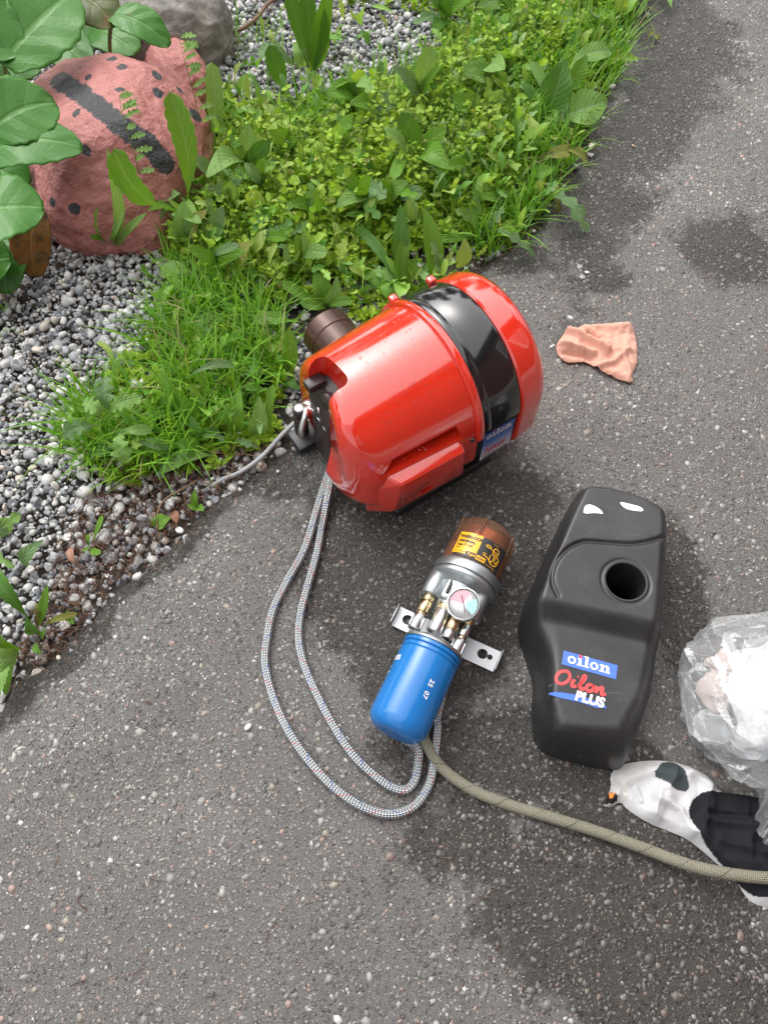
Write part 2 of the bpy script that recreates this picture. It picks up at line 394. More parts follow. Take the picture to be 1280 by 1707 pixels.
t = NT('gravel')
ca = t.n('Attribute', attribute_name='Col').outputs['Color']
vein = t.ramp(t.math('ABSOLUTE', t.math('SUBTRACT', t.noise(55, 3), 0.5)), [(0.0, 1.0), (0.03, 0.0)])
c = t.mix(t.math('MULTIPLY', vein, 0.35), ca, (0.6, 0.6, 0.6))
c = t.mix(t.math('MULTIPLY', t.ramp(t.noise(130, 4), [(0.4, 0), (0.75, 1)]), 0.35), c, (0.12, 0.10, 0.08))
MAT_GRAVEL = t.done(t.bsdf(Base_Color=c, Roughness=t.math('MULTIPLY_ADD', t.noise(80, 3), 0.3, 0.32), Normal=t.bump(t.noise(350, 4), 0.35, 0.002)))
def ico(sub=1):
    bm = bmesh.new(); bmesh.ops.create_icosphere(bm, subdivisions=sub, radius=1.0); bm.verts.ensure_lookup_table()
    V = np.array([v.co[:] for v in bm.verts]); F = np.array([[v.index for v in f.verts] for f in bm.faces]); bm.free(); return V, F
IV, IF = ico(2)
def pebble_variants(n, angular):
    out = []
    for k in range(n):
        V = IV*rng.uniform(0.62, 1.0, 3)*[1.25, 1, 0.85]
        for _ in range(8 if angular else 4):
            nn = rng.normal(size=3); nn /= np.linalg.norm(nn); d = rng.uniform(0.26, 0.56) if angular else rng.uniform(0.55, 0.85)
            q = V@nn-d; V = V-np.maximum(q, 0)[:, None]*nn
        out.append(V+rng.normal(0, 0.015, V.shape))
    return np.array(out)
PV = np.concatenate([pebble_variants(18, True), pebble_variants(6, False)])
def rand_rot(n):
    q = rng.normal(size=(n, 4)); q /= np.linalg.norm(q, axis=1)[:, None]; w, x, y, z = q.T
    return np.stack([np.stack([1-2*(y*y+z*z), 2*(x*y-z*w), 2*(x*z+y*w)], 1), np.stack([2*(x*y+z*w), 1-2*(x*x+z*z), 2*(y*z-x*w)], 1), np.stack([2*(x*z-y*w), 2*(y*z+x*w), 1-2*(x*x+y*y)], 1)], 1)
# where low plants cover the gravel
GREEN = GA([(330, 120), (470, 150), (640, 120), (760, 60), (740, -30), (1080, -40), (1030, 110), (960, 240), (890, 360), (800, 440), (700, 470), (560, 480), (480, 570), (480, 690), (400, 750), (180, 780), (90, 700), (240, 560), (280, 450), (250, 370), (330, 260)], 0.03)
LITTER = GA([(110, 860), (240, 760), (420, 740), (470, 740), (330, 850), (200, 960), (60, 1130), (20, 1090), (90, 960)], 0)
def gravel():
    P = []
    for layer, sp in ((0, 0.0102), (1, 0.0155)):
        gx, gy = np.meshgrid(np.arange(-1.35, 0.75, sp), np.arange(-0.2, 2.75, sp))
        X = np.stack([gx.ravel(), gy.ravel()], 1)+rng.uniform(-0.55, 0.55, (gx.size, 2))*sp
        dd = xedge(X[:, 1])-X[:, 0]; X = X[(dd > 0.004) | ((dd > -0.035) & (rng.random(len(X)) < 0.10))]
        vis = np.abs(X[:, 0]) < 0.62+0.24*np.maximum(X[:, 1], 0)+0.12
        X = X[vis]
        g_ = inside(GREEN, X); l_ = inside(LITTER, X); dd = xedge(X[:, 1])-X[:, 0]
        pk = np.where(g_, 0.34, np.where(l_, 0.82, 1.0))*np.where(dd < 0.05, 0.65, 1.0)*(1.0 if layer == 0 else 0.8)
        X = X[rng.random(len(X)) < pk]
        r = np.exp(rng.normal(math.log(0.0068), 0.36, len(X))).clip(0.003, 0.0155)
        dd = xedge(X[:, 1])-X[:, 0]
        z = np.where(dd < 0, 0.001, -0.021)+r*0.45+(0.0085 if layer else 0)*rng.uniform(0.5, 1.3, len(X))+0.012*np.clip(dd/0.3, 0, 1)
        P.append(np.column_stack([X, z, r]))
    P = np.concatenate(P); n = len(P); v = rng.integers(0, len(PV), n)
    V = np.einsum('nij,nkj->nki', rand_rot(n), PV[v]); V[:, :, 2] *= 0.8
    V = V*P[:, 3][:, None, None]+P[:, None, :3]
    pal = np.array([(0.58, 0.58, 0.56), (0.48, 0.48, 0.47), (0.27, 0.285, 0.305), (0.20, 0.215, 0.24), (0.155, 0.168, 0.19), (0.36, 0.375, 0.39), (0.52, 0.47, 0.40), (0.36, 0.26, 0.20)])
    lum = fbm(P[:, :2], 3.0, 3, 77)
    ang = v < 18
    cw = np.where(ang[:, None], np.array([0.12, 0.13, 0.24, 0.20, 0.09, 0.18, 0.03, 0.01]), np.array([0.44, 0.25, 0.08, 0.03, 0.01, 0.10, 0.08, 0.01]))
    cs = cw.cumsum(1); ci = (rng.random((n, 1)) > cs).sum(1).clip(0, 7)
    c = pal[ci]*rng.uniform(0.82, 1.15, (n, 1))
    F = (IF[None]+(np.arange(n)*len(IV))[:, None, None]).reshape(-1, 3)
    return V.reshape(-1, 3), F, np.repeat(c.clip(0, 0.75), len(IV), axis=0), np.repeat(~ang, len(IF))
V, F, C_, NG = gravel()
GVI, GFI = ico(1)
def grit():
    n = 26000; X = np.stack([rng.uniform(-1.2, 0.7, n), rng.uniform(0.2, 2.4, n)], 1); dd = xedge(X[:, 1])-X[:, 0]
    X = X[(dd > 0.0) & (np.abs(X[:, 0]) < 0.62+0.24*X[:, 1]+0.05)]; X = X[~inside(GREEN, X)]; n = len(X); dd = xedge(X[:, 1])-X[:, 0]
    r = rng.uniform(0.0018, 0.0042, n); V = np.einsum('nij,kj->nki', rand_rot(n), GVI*[1.2, 0.9, 0.7])*(r[:, None, None])*rng.uniform(0.75, 1.2, (n, len(GVI), 1))
    V = V+np.column_stack([X, -0.019+0.012*np.clip(dd/0.3, 0, 1)+rng.uniform(0, 0.006, n)])[:, None, :]
    g_ = rng.uniform(0.10, 0.42, (n, 1)); c = np.concatenate([g_*0.96, g_, g_*1.03], 1)
    return V.reshape(-1, 3), (GFI[None]+(np.arange(n)*len(GVI))[:, None, None]).reshape(-1, 3), np.repeat(c, len(GVI), axis=0)
V2, F2, C2 = grit(); NG = np.concatenate([NG, np.zeros(len(F2), bool)]); F = np.concatenate([F, F2+len(V)]); V = np.concatenate([V, V2]); C_ = np.concatenate([C_, C2])
gro = mk('gravel', V, F, MAT_GRAVEL, smooth=True, col=C_); gro.data.polygons.foreach_set('use_smooth', NG)
fnv(gro, kind='stuff', label='white and grey gravel of the garden bed', cat='gravel')

# dry needles and bark bits lying between the stones
t = NT('dry_litter'); ca = t.n('Attribute', attribute_name='Col').outputs['Color']
MAT_LITTER = t.done(t.bsdf(Base_Color=ca, Roughness=0.7))
def needles():
    def band(n):
        y = rng.uniform(0.25, 2.1, n); return np.stack([xedge(y)-np.abs(rng.normal(0.0, 0.06, n))+rng.uniform(0, 0.03, n), y], 1)
    X = np.concatenate([sample(LITTER, 1100), band(900), np.stack([rng.uniform(-0.9, -0.3, 500), rng.uniform(0.5, 1.4, 500)], 1), np.stack([rng.uniform(-0.5, 0.6, 90), rng.uniform(-0.1, 1.9, 90)], 1)])
    n = len(X); L = rng.uniform(0.008, 0.028, n); a = rng.uniform(0, 6.28, n); w = rng.uniform(0.0003, 0.0007, n)
    z = rng.uniform(-0.012, 0.006, n)+0.010*np.clip((xedge(X[:, 1])-X[:, 0])/0.3, 0, 1); dz = rng.normal(0, 0.18, n); onr = X[:, 0] > xedge(X[:, 1])+0.01; z = np.where(onr, 0.0025, z); dz = np.where(onr, 0.02*dz, dz)
    d = np.stack([np.cos(a), np.sin(a), dz], 1); s = np.stack([-np.sin(a), np.cos(a), np.zeros(n)], 1); c = np.column_stack([X, z])
    up = np.array([0, 0, 1.0]); bend = rng.normal(0, 0.10, n)[:, None]*s*L[:, None]
    V = np.zeros((n, 9, 3))
    for i, tt in enumerate((-1, 0, 1)):
        p = c+d*(L*tt/2)[:, None]+bend*(1-tt*tt)
        V[:, i*3] = p+s*w[:, None]; V[:, i*3+1] = p-s*w[:, None]; V[:, i*3+2] = p+up*(w*1.6)[:, None]
    F0 = []
    for i in range(2):
        for j in range(3):
            k = (j+1) % 3; F0.append((i*3+j, i*3+k, i*3+3+k, i*3+3+j))
    F = (np.array(F0)[None]+(np.arange(n)*9)[:, None, None]).reshape(-1, 4)
    pal = np.array([(0.13, 0.055, 0.03), (0.19, 0.085, 0.045), (0.09, 0.045, 0.03), (0.25, 0.15, 0.08)])
    return V.reshape(-1, 3), F, np.repeat(pal[rng.integers(0, 4, n)], 9, axis=0)
V, F, C_ = needles()
fnv(mk('needle_litter', V, F, MAT_LITTER, col=C_), kind='stuff', label='brown dry needles scattered between the gravel', cat='litter')
# ================================================================ flat print: letters as thin meshes
def fill2d(polys):
    cu = bpy.data.curves.new('f', 'CURVE'); cu.dimensions = '2D'; cu.fill_mode = 'BOTH'
    for P in polys:
        s = cu.splines.new('POLY'); s.points.add(len(P)-1); s.use_cyclic_u = True
        for q, p in zip(s.points, P): q.co = (p[0], p[1], 0, 1)
    o = bpy.data.objects.new('f', cu); COL.objects.link(o)
    me = bpy.data.meshes.new_from_object(o.evaluated_get(bpy.context.evaluated_depsgraph_get()))
    out = ([tuple(v.co[:2]) for v in me.vertices], [tuple(p.vertices) for p in me.polygons])
    bpy.data.objects.remove(o); bpy.data.curves.remove(cu); bpy.data.meshes.remove(me); return out
def text2d(body, size=1.0, bold=0.0, shear=0.0, spacing=1.0):
    cu = bpy.data.curves.new('t', 'FONT'); cu.body = body; cu.size = size; cu.offset = bold; cu.shear = shear; cu.space_character = spacing; cu.resolution_u = 4
    o = bpy.data.objects.new('t', cu); COL.objects.link(o)
    me = bpy.data.meshes.new_from_object(o.evaluated_get(bpy.context.evaluated_depsgraph_get()))
    out = ([tuple(v.co[:2]) for v in me.vertices], [tuple(p.vertices) for p in me.polygons])
    bpy.data.objects.remove(o); bpy.data.curves.remove(cu); bpy.data.meshes.remove(me); return out
def ell(cx, cy, rx, ry, n=28): return [(cx+rx*math.cos(2*math.pi*i/n), cy+ry*math.sin(2*math.pi*i/n)) for i in range(n)]
def rect(x0, y0, x1, y1): return [(x0, y0), (x1, y0), (x1, y1), (x0, y1)]
def slab_oilon():
    """white slab serif letters (x height 1) and the dot of the i"""
    L = []; x = 0
    def o(x): return fill2d([ell(x+0.56, 0.5, 0.56, 0.53), ell(x+0.56, 0.5, 0.28, 0.30)])
    def stem(x, top): return fill2d([[(x, 0), (x+0.78, 0), (x+0.78, 0.17), (x+0.60, 0.17), (x+0.60, top), (x+0.02, top), (x+0.02, top-0.17), (x+0.22, top-0.17), (x+0.22, 0.17), (x, 0.17)]])
    arch = [(x_, y_) for x_, y_ in [(0.0, 0), (0.74, 0), (0.74, 0.17), (0.60, 0.17), (0.60, 0.62), (0.70, 0.74), (0.82, 0.78), (0.93, 0.70), (0.95, 0.55), (0.95, 0.17), (0.83, 0.17), (0.83, 0), (1.52, 0), (1.52, 0.17), (1.34, 0.17), (1.34, 0.62), (1.27, 0.88), (1.08, 1.02), (0.82, 1.0), (0.60, 0.84), (0.60, 1.0), (0.02, 1.0), (0.02, 0.83), (0.22, 0.83), (0.22, 0.17), (0.0, 0.17)]]
    L = [o(0), tr2(stem(0, 1.0), 1.26, 0), tr2(stem(0, 1.5), 2.14, 0), tr2(o(0), 3.02, 0), tr2(fill2d([arch]), 4.26, 0)]
    dot = fill2d([rect(1.46, 1.14, 1.88, 1.5)])
    return join2(L), dot, 5.78
def tr2(m, dx, dy, k=1.0): return [(x*k+dx, y*k+dy) for x, y in m[0]], m[1]
def join2(ms):
    V = []; F = []
    for v, f in ms:
        n = len(V); V += v; F += [tuple(i+n for i in q) for q in f]
    return V, F
def stroke(pts, w0, n=8):
    """thick rounded pen stroke through the points as one outline polygon"""
    P = [Vector((x, y, 0)) for x, y in pts]; S = spline(P, n) if len(P) > 2 else P
    Lp = []; Rp = []
    for i, p in enumerate(S):
        t = (S[min(i+1, len(S)-1)]-S[max(i-1, 0)]).normalized(); nn = Vector((-t.y, t.x, 0)); w = w0*(1.0 if 0 < i < len(S)-1 else 0.75)
        Lp.append(p+nn*w); Rp.append(p-nn*w)
    V = []; F = []
    for a, b in zip(Lp, Rp): V += [(a.x, a.y), (b.x, b.y)]
    for i in range(len(S)-1): F.append((2*i, 2*i+1, 2*i+3, 2*i+2))
    return V, F
def decal(name, m, fmap, mat, parent, lift=0.0004):
    """flat print laid on a surface by fmap(u, v, lift)"""
    bm = bmesh.new(); vs_ = [bm.verts.new((x, y, 0)) for x, y in m[0]]
    for f in m[1]:
        try: bm.faces.new([vs_[i] for i in f])
        except ValueError: pass
    bmesh.ops.triangulate(bm, faces=list(bm.faces)); bm.verts.index_update()
    V = [fmap(v.co.x, v.co.y, lift) for v in bm.verts]; F = [[v.index for v in f.verts] for f in bm.faces]; bm.free()
    return mk(name, V, F, mat, parent, smooth=False)
def patch(u0, v0, u1, v1, nu=8, nv=8):
    V = [(u0+(u1-u0)*i/nu, v0+(v1-v0)*j/nv) for j in range(nv+1) for i in range(nu+1)]; m = nu+1
    return V, [(j*m+i, j*m+i+1, (j+1)*m+i+1, (j+1)*m+i) for j in range(nv) for i in range(nu)]

M_WHITE = simple('white_print', (0.80, 0.80, 0.79), 0.45, var=0.03)
M_REDPRINT = simple('red_print', (0.72, 0.06, 0.06), 0.45, var=0.05)
M_BLUEPRINT = simple('blue_print', (0.06, 0.16, 0.62), 0.4, var=0.05)
M_BLACKPRINT = simple('black_print', (0.02, 0.02, 0.02), 0.4)
M_YELLOW = simple('yellow_print', (0.80, 0.40, 0.02), 0.25, var=0.04)

# ================================================================ the red oil burner
t = NT('red_paint')
c = t.mix(t.noise(14, 4), (0.64, 0.024, 0.010), (0.74, 0.036, 0.014))
scuff = t.ramp(t.noise(90, 6), [(0.66, 0.0), (0.74, 1.0)])
c = t.mix(t.math('MULTIPLY', scuff, 0.16), c, (0.5, 0.2, 0.15)); grime = t.math('MULTIPLY', t.ramp(t.noise(11, 6, None, 0.65), [(0.52, 0.0), (0.75, 1.0)]), 0.35); c = t.mix(grime, c, (0.30, 0.022, 0.012))
ow = t.bump(t.noise(26, 3), 0.06, 0.004); ow = t.bump(t.noise(500, 2), 0.04, 0.0006, ow)
M_RED = t.done(t.bsdf(Base_Color=c, Roughness=t.math('MULTIPLY_ADD', t.noise(30, 4), 0.12, 0.08), Specular_IOR_Level=0.8, Coat_Weight=1.0, Coat_IOR=1.6, Coat_Roughness=0.04, Normal=ow))
M_BLACKGLOSS = simple('black_gloss_paint', (0.010, 0.010, 0.011), 0.14, nscale=30, bump=0.10, bscale=60, coat=0.8)
M_BLACK = simple('black_plastic', (0.016, 0.016, 0.017), 0.42, bump=0.1, bscale=400)
M_BROWN = simple('brown_burnt_metal', (0.060, 0.028, 0.019), 0.30, metal=0.3, var=0.3, nscale=25, bump=0.08, bscale=160)
M_DARKPLASTIC = simple('dark_brown_plastic', (0.035, 0.024, 0.024), 0.38)
M_STEEL = simple('zinc_steel', (0.58, 0.59, 0.60), 0.30, metal=1.0, var=0.12, nscale=60, bump=0.06, bscale=300)
M_CABLE = simple('grey_cable', (0.30, 0.31, 0.32), 0.5)

BY, BH = R(214), 0.14
burner = empty('oil_burner', (0.078, 0.78, 0.0), BY, 'glossy red oil burner with a black band and brown blast tube, lying on its side', 'oil burner')
def smst(a, b, x):
    u = min(1, max(0, (x-a)/(b-a))); return u*u*(3-2*u)
def cyl(s, rr, phi):
    a = R(phi); return Vector((s, rr*math.sin(a), BH+rr*math.cos(a)))
def cross(phi):
    """the section is round above and drops straight down at the sides"""
    p = (phi+180) % 360-180; q = abs(p)
    return 1.0 if q <= 88 else min(1/math.cos(R(q-90)), 1.10, 1.0/max(0.001, math.cos(R(180-q)))*0.99 if q > 100 else 9)
RB = 0.136
def shell_R(s): return RB-0.002-0.014*(s/0.2)**1.15
def shell_end(phi):
    p = (phi+180) % 360-180
    return 0.186+0.030*smst(-30, 55, p) if p > -120 else 0.186
NPH = 120
def shell_mesh():
    rows = []; T = [0.008, 0.02]+[0.03+i*0.0105 for i in range(15)]
    def ring(fn): return [fn(360*j/NPH-180) for j in range(NPH)]
    def rdf(p):
        p = (p+180) % 360-180; return 0.022+0.030*smst(15, 75, p)
    for k in range(14):
        rows.append(ring(lambda p, k=k: cyl(0.008+(shell_end(p)-rdf(p)-0.008)*k/13, shell_R(0.008+(shell_end(p)-rdf(p)-0.008)*k/13)*cross(p), p)))
    for k in range(1, 8):
        a = math.pi/2*k/7
        def f(p, a=a):
            e = shell_end(p); rd = rdf(p); s = e-rd+rd*math.sin(a); return cyl(s, (shell_R(e-rd)-rd+rd*math.cos(a))*cross(p), p)
        rows.append(ring(f))
    for q in (0.88, 0.7, 0.5, 0.3, 0.1):
        rows.append(ring(lambda p, q=q: cyl(0.198+(shell_end(p)-0.198)*q, (shell_R(shell_end(p)-rdf(p))-rdf(p))*q*cross(p), p)))
    V = [v for r_ in rows for v in r_]; F = []
    for i in range(len(rows)-1):
        for j in range(NPH):
            k = (j+1) % NPH; F.append((i*NPH+j, i*NPH+k, (i+1)*NPH+k, (i+1)*NPH+j))
    F.append(tuple(range(NPH-1, -1, -1))); F.append(tuple((len(rows)-1)*NPH+j for j in range(NPH)))
    return V, F
shell = mk('front_cover', *shell_mesh(), M_RED, burner)
bm = bmesh.new(); bm.from_mesh(shell.data); bmesh.ops.recalc_face_normals(bm, faces=list(bm.faces)); bm.to_mesh(shell.data); bm.free()
cut1 = mk('cut', *box((0.27, -0.028, 0.16), (0.224, 0.080, 0.40), 0.014, 4), M_RED, burner)
cut2 = mk('cut', *hull([(0.038, 0.07, BH+0.024), (0.182, 0.07, BH+0.024), (0.046, 0.07, BH+0.052), (0.155, 0.07, BH+0.048), (0.038, 0.2, BH+0.024), (0.182, 0.2, BH+0.024), (0.046, 0.2, BH+0.052), (0.155, 0.2, BH+0.048)]), M_RED, burner)
boolean(shell, [cut1, cut2])
shell.data.polygons.foreach_set('use_smooth', np.ones(len(shell.data.polygons), bool)); autosmooth(shell, 32)
shell['label'] = 'glossy red front cover with a notch at the control panel'
# grip ledge on the side of the cover
grip = hull([(0.036, 0.098, BH+0.028), (0.184, 0.094, BH+0.026), (0.046, 0.148, BH+0.016), (0.158, 0.142, BH+0.014), (0.040, 0.147, BH-0.056), (0.166, 0.136, BH-0.072), (0.024, 0.120, BH-0.01), (0.198, 0.106, BH-0.02), (0.022, 0.118, BH-0.08), (0.200, 0.100, BH-0.09)], 0.004)
gr = autosmooth(mk('grip_ledge', *grip, M_RED, burner), 40)
cut = mk('cut', *lathe([(-0.02, 0.007), (0.02, 0.007)], 24), M_RED, burner)
cut.data.transform(Matrix.Translation((0.110, 0.146, BH-0.045)) @ Matrix.Rotation(R(90), 4, 'Z') @ Matrix.Diagonal((1, 1.7, 1, 1)))
boolean(gr, [cut]); autosmooth(gr, 40)
# flange lip of the front cover
lip = [(0.012, RB-0.006), (0.013, RB+0.001), (0.011, RB+0.004), (0.003, RB+0.0045), (0.0, RB+0.002), (0.0, RB-0.006)]
def lathe_x(prof, n, a0, a1):
    V, F = lathe(prof, n, a0, a1); m = n+1; k = len(prof)
    F.append(tuple(i*m for i in range(k))); F.append(tuple(i*m+n for i in range(k-1, -1, -1)))
    return [Vector((v[0], v[1], v[2]+BH)) for v in V], F
autosmooth(mk('cover_flange', *lathe_x(lip, 90, -118, 88), M_RED, burner), 50)
# black drum behind and the black band over it
drum = [(0.02, 0.02), (0.02, RB-0.005), (-0.08, RB-0.005), (-0.08, 0.02)]
V, F = lathe(drum, 72); mk('fan_housing', [(x, y*cross(math.degrees(math.atan2(y, z))), z*cross(math.degrees(math.atan2(y, z)))+BH) for x, y, z in V], F, M_BLACK, burner, smooth=False)
bp = [(-0.0012, RB-0.004), (-0.0012, RB-0.0005), (-0.004, RB+0.0015), (-0.012, RB+0.0015), (-0.0135, RB+0.0002), (-0.016, RB+0.0002), (-0.0175, RB+0.0015), (-0.066, RB+0.0015), (-0.0705, RB), (-0.0715, RB-0.004)]
autosmooth(mk('air_intake_band', *lathe_x(bp, 90, -125, 84), M_BLACKGLOSS, burner), 45)
# red rear ring
rp = [(-0.0725, RB-0.008), (-0.073, RB-0.001), (-0.076, RB+0.002), (-0.106, RB+0.001), (-0.117, RB-0.002), (-0.125, RB-0.008), (-0.130, RB-0.018), (-0.132, RB-0.035), (-0.132, 0.03)]
V, F = lathe(rp, 96); autosmooth(mk('rear_cover', [(x, y*cross(math.degrees(math.atan2(y, z)))*1.0, z*cross(math.degrees(math.atan2(y, z)))+BH) for x, y, z in V], F, M_RED, burner), 40)
# red lugs on the upper edge, bolts
for s_, ph in ((0.006, -47), (-0.062, -44)):
    c0 = cyl(s_, RB+0.006, ph); mk('lug', *box(c0, (0.014, 0.014, 0.012), 0.003), M_RED, burner)
for s_, ph, r_ in ((0.020, 86, 0.1345), (-0.012, -48, 0.139)):
    p0 = cyl(s_, r_-0.004, ph); p1 = cyl(s_, r_+0.002, ph)
    b_ = mk('bolt', *rod(p0, p1, 0.0042, 20, 0.0008), M_BLACKGLOSS, burner)
    mk('socket', *rod(cyl(s_, r_, ph), cyl(s_, r_+0.0024, ph), 0.0018, 6), M_BLACK, b_)
# blue sticker on the fan housing
t = NT('sticker_gradient'); uvn = t.n('UVMap').outputs[0]; sy = t.n('SeparateXYZ', {'Vector': uvn}).outputs[1]
cc = t.ramp(t.math('ADD', sy, t.math('MULTIPLY', t.math('SUBTRACT', t.noise(900, 2), 0.5), 0.06)), [(0.02, (0.72, 0.74, 0.78)), (0.25, (0.50, 0.58, 0.74)), (0.62, (0.06, 0.16, 0.50)), (1.0, (0.03, 0.10, 0.40))])
M_STICKER = t.done(t.bsdf(Base_Color=cc, Roughness=0.3))
def stick(u, v, lift):
    """u 0..1 along the burner towards its rear, v 0..1 upwards on the housing side"""
    z = BH-0.078+0.076*v; rr = RB-0.0045+lift
    y = math.sqrt(max(0.0, rr*rr-(z-BH)**2)) if z > BH else rr
    return Vector((-0.006-0.0625*u, y, z))
sp = patch(0, 0, 1, 1, 8, 12); stk = decal('sticker', sp, stick, M_STICKER, burner, 0.0008)
ul = stk.data.uv_layers.new(name='UVMap')
for l in stk.data.loops: 
    co_ = stk.data.vertices[l.vertex_index].co; ul.data[l.index].uv = ((-0.006-co_.x)/0.0625, (co_.z-(BH-0.078))/0.076)
stk['label'] = 'blue and white sticker reading oilon'
SL, SD, SW = slab_oilon()
k = 0.80/SW
decal('lettering', tr2(SL, 0.10, 0.76, k), stick, M_WHITE, stk, 0.0012); decal('letter_dot', tr2(SD, 0.10, 0.76, k), stick, M_REDPRINT, stk, 0.0012)
def script_junior():
    S = [[(0.22, 1.0), (0.20, 0.4), (0.10, 0.0), (-0.05, 0.05)], [(0.38, 0.55), (0.34, 0.2), (0.45, 0.08), (0.58, 0.3), (0.62, 0.55), (0.60, 0.2), (0.68, 0.1)],
         [(0.75, 0.1), (0.80, 0.5), (0.84, 0.3), (0.98, 0.52), (1.0, 0.2), (1.08, 0.1)], [(1.2, 0.5), (1.16, 0.2), (1.25, 0.1)], [(1.5, 0.5), (1.35, 0.4), (1.36, 0.12), (1.52, 0.14), (1.56, 0.42), (1.46, 0.5)], [(1.72, 0.08), (1.74, 0.48), (1.80, 0.38), (1.95, 0.5)], [(1.26, 0.72), (1.3, 0.78)]]
    return [stroke(s, 0.045) for s in S]
for i, s in enumerate(script_junior()): decal('script_letter', tr2(s, 0.12, 0.16, 0.36), stick, M_REDPRINT, stk, 0.0012+0.00005*i)
decal('underline', patch(0.1, 0.03, 0.95, 0.07, 6, 1), stick, M_BLACKPRINT, stk, 0.0012)
# control panel in the notch
cp = mk('control_box', *hull([(0.12, -0.072, BH+0.062), (0.12, -0.002, BH+0.074), (0.172, -0.072, BH+0.060), (0.176, -0.002, BH+0.056), (0.190, -0.07, BH+0.03), (0.196, -0.004, BH+0.01), (0.190, -0.07, BH-0.12), (0.196, -0.004, BH-0.12), (0.12, -0.07, BH-0.12), (0.12, -0.004, BH-0.12)], 0.003), M_DARKPLASTIC, burner)
mk('reset_button', *rod((0.1735, -0.024, BH+0.052), (0.186, -0.024, BH+0.056), 0.013, 28, 0.0015), M_DARKPLASTIC, cp)
mk('button_dot', *rod((0.185, -0.022, BH+0.0556), (0.1868, -0.022, BH+0.0562), 0.0025, 12), M_BLACKPRINT, cp)
mk('terminal_block', *box((0.182, -0.058, BH+0.062), (0.03, 0.02, 0.014), 0.002), M_DARKPLASTIC, cp)
mk('marking', *box((0.1925, -0.035, BH+0.026), (0.002, 0.004, 0.012), 0), M_WHITE, cp)
for i in range(3): mk('marking', *box((0.1945, -0.052+i*0.017, BH+0.010-i*0.006), (0.002, 0.011, 0.002), 0), M_STEEL, cp)
# bracket with damper cylinder and steel pipe beside the panel
br = mk('valve_block', *box((0.196, -0.092, 0.022), (0.05, 0.045, 0.016), 0.003), M_BLACK, burner)
mk('solenoid', *join(rod((0.196, -0.104, 0.028), (0.194, -0.104, 0.072), 0.0125, 24, 0.001), rod((0.194, -0.104, 0.071), (0.1935, -0.104, 0.094), 0.0118, 24, 0.002)), M_DARKPLASTIC, br)
mk('solenoid_cap', *rod((0.1935, -0.104, 0.093), (0.1935, -0.104, 0.0955), 0.009, 24, 0.0008), M_STEEL, br)
V, F, UV = tube(spline([(0.186, -0.098, 0.099), (0.190, -0.085, 0.106), (0.200, -0.075, 0.103), (0.212, -0.068, 0.088), (0.214, -0.066, 0.075)], 6), 0.0055, 14)
mk('steel_pipe', V, F, M_STEEL, br, uv=UV)
# blast tube going off at the far side, and the base under it
bt = [(0.0, 0.0445), (0.13, 0.0445), (0.132, 0.046), (0.160, 0.046), (0.164, 0.043), (0.164, 0.038), (0.12, 0.0355)]
V, F = lathe(bt, 48, caps=False)
bto = autosmooth(mk('blast_tube', [Matrix.Translation((0.062, -0.075, 0.078)) @ Matrix.Rotation(R(-90), 4, 'Z') @ Vector(v) for v in V], F, M_BROWN, burner), 35)
mk('diffuser_disc', *xf(lathe([(0.125, 0.0352), (0.126, 0.0352), (0.126, 0.010), (0.110, 0.008)], 32), Matrix.Translation((0.062, -0.075, 0.078)) @ Matrix.Rotation(R(-90), 4, 'Z')), M_BROWN, bto)
mk('base_frame', *box((0.05, 0.02, 0.012), (0.20, 0.20, 0.020), 0.006), M_BLACK, burner)
# drops of rain on the paint
def drops():
    V = []; F = []; hv, hf = ico(1)
    for _ in range(420):
        s = random.uniform(0.02, 0.15); p = random.gauss(25, 30); r_ = random.choice([0.0005, 0.0007, 0.0009, 0.0014])
        c0 = cyl(s, shell_R(s)*cross(p)+r_*0.1, p); n = len(V)
        V += [tuple(c0+Vector(v)*r_) for v in hv]; F += [tuple(int(i)+n for i in f) for f in hf]
    return V, F
t = NT('water_drop'); M_DROP = t.done(t.bsdf(Base_Color=(0.9, 0.9, 0.9), Roughness=0.03, Transmission_Weight=1.0, IOR=1.33))
fnv(mk('rain_drops', *drops(), M_DROP, burner), kind='stuff')

# grey cable from the burner into the weeds
P = spline([tuple(burner_p) for burner_p in [G(492, 704, 0.03), G(470, 725, 0.02), G(440, 758, 0.012), G(418, 776, 0.006), G(395, 790, 0.002), G(370, 800, -0.006), G(340, 820, -0.014)]], 8)
V, F, UV = tube(P, 0.0042, 12)
fnv(mk('power_cable', V, F, M_CABLE, uv=UV), 'thin grey cable running from the red burner into the weeds', 'cable')
# ================================================================ oil filter with de-aerator, braided hoses
M_ZINC = simple('die_cast_zinc', (0.42, 0.45, 0.46), 0.38, metal=0.9, var=0.15, nscale=45, bump=0.12, bscale=260)
M_ALU = simple('aluminium_sheet', (0.38, 0.39, 0.40), 0.42, metal=0.95, var=0.06)
M_BRASS = simple('brass', (0.62, 0.50, 0.30), 0.25, metal=1.0, var=0.12)
M_BLUE = simple('blue_paint', (0.010, 0.15, 0.44), 0.24, var=0.06, nscale=20, bump=0.04, bscale=300, coat=0.2)
M_COPPER = simple('copper_float', (0.78, 0.36, 0.20), 0.28, metal=0.8)
t = NT('amber_plastic')
M_AMBER = t.done(t.bsdf(Base_Color=(0.60, 0.38, 0.26), Roughness=0.04, Transmission_Weight=0.9, IOR=1.15))
M_DIAL = simple('dial_white', (0.76, 0.76, 0.75), 0.75, var=0.02)
M_PINKD = simple('dial_pink', (0.70, 0.33, 0.38), 0.75, var=0.02)
M_CYAND = simple('dial_cyan', (0.30, 0.66, 0.68), 0.75, var=0.02)
FA = math.atan2(0.317, 0.153); FZ = 0.066
fo = G(655, 1225, 0.062)
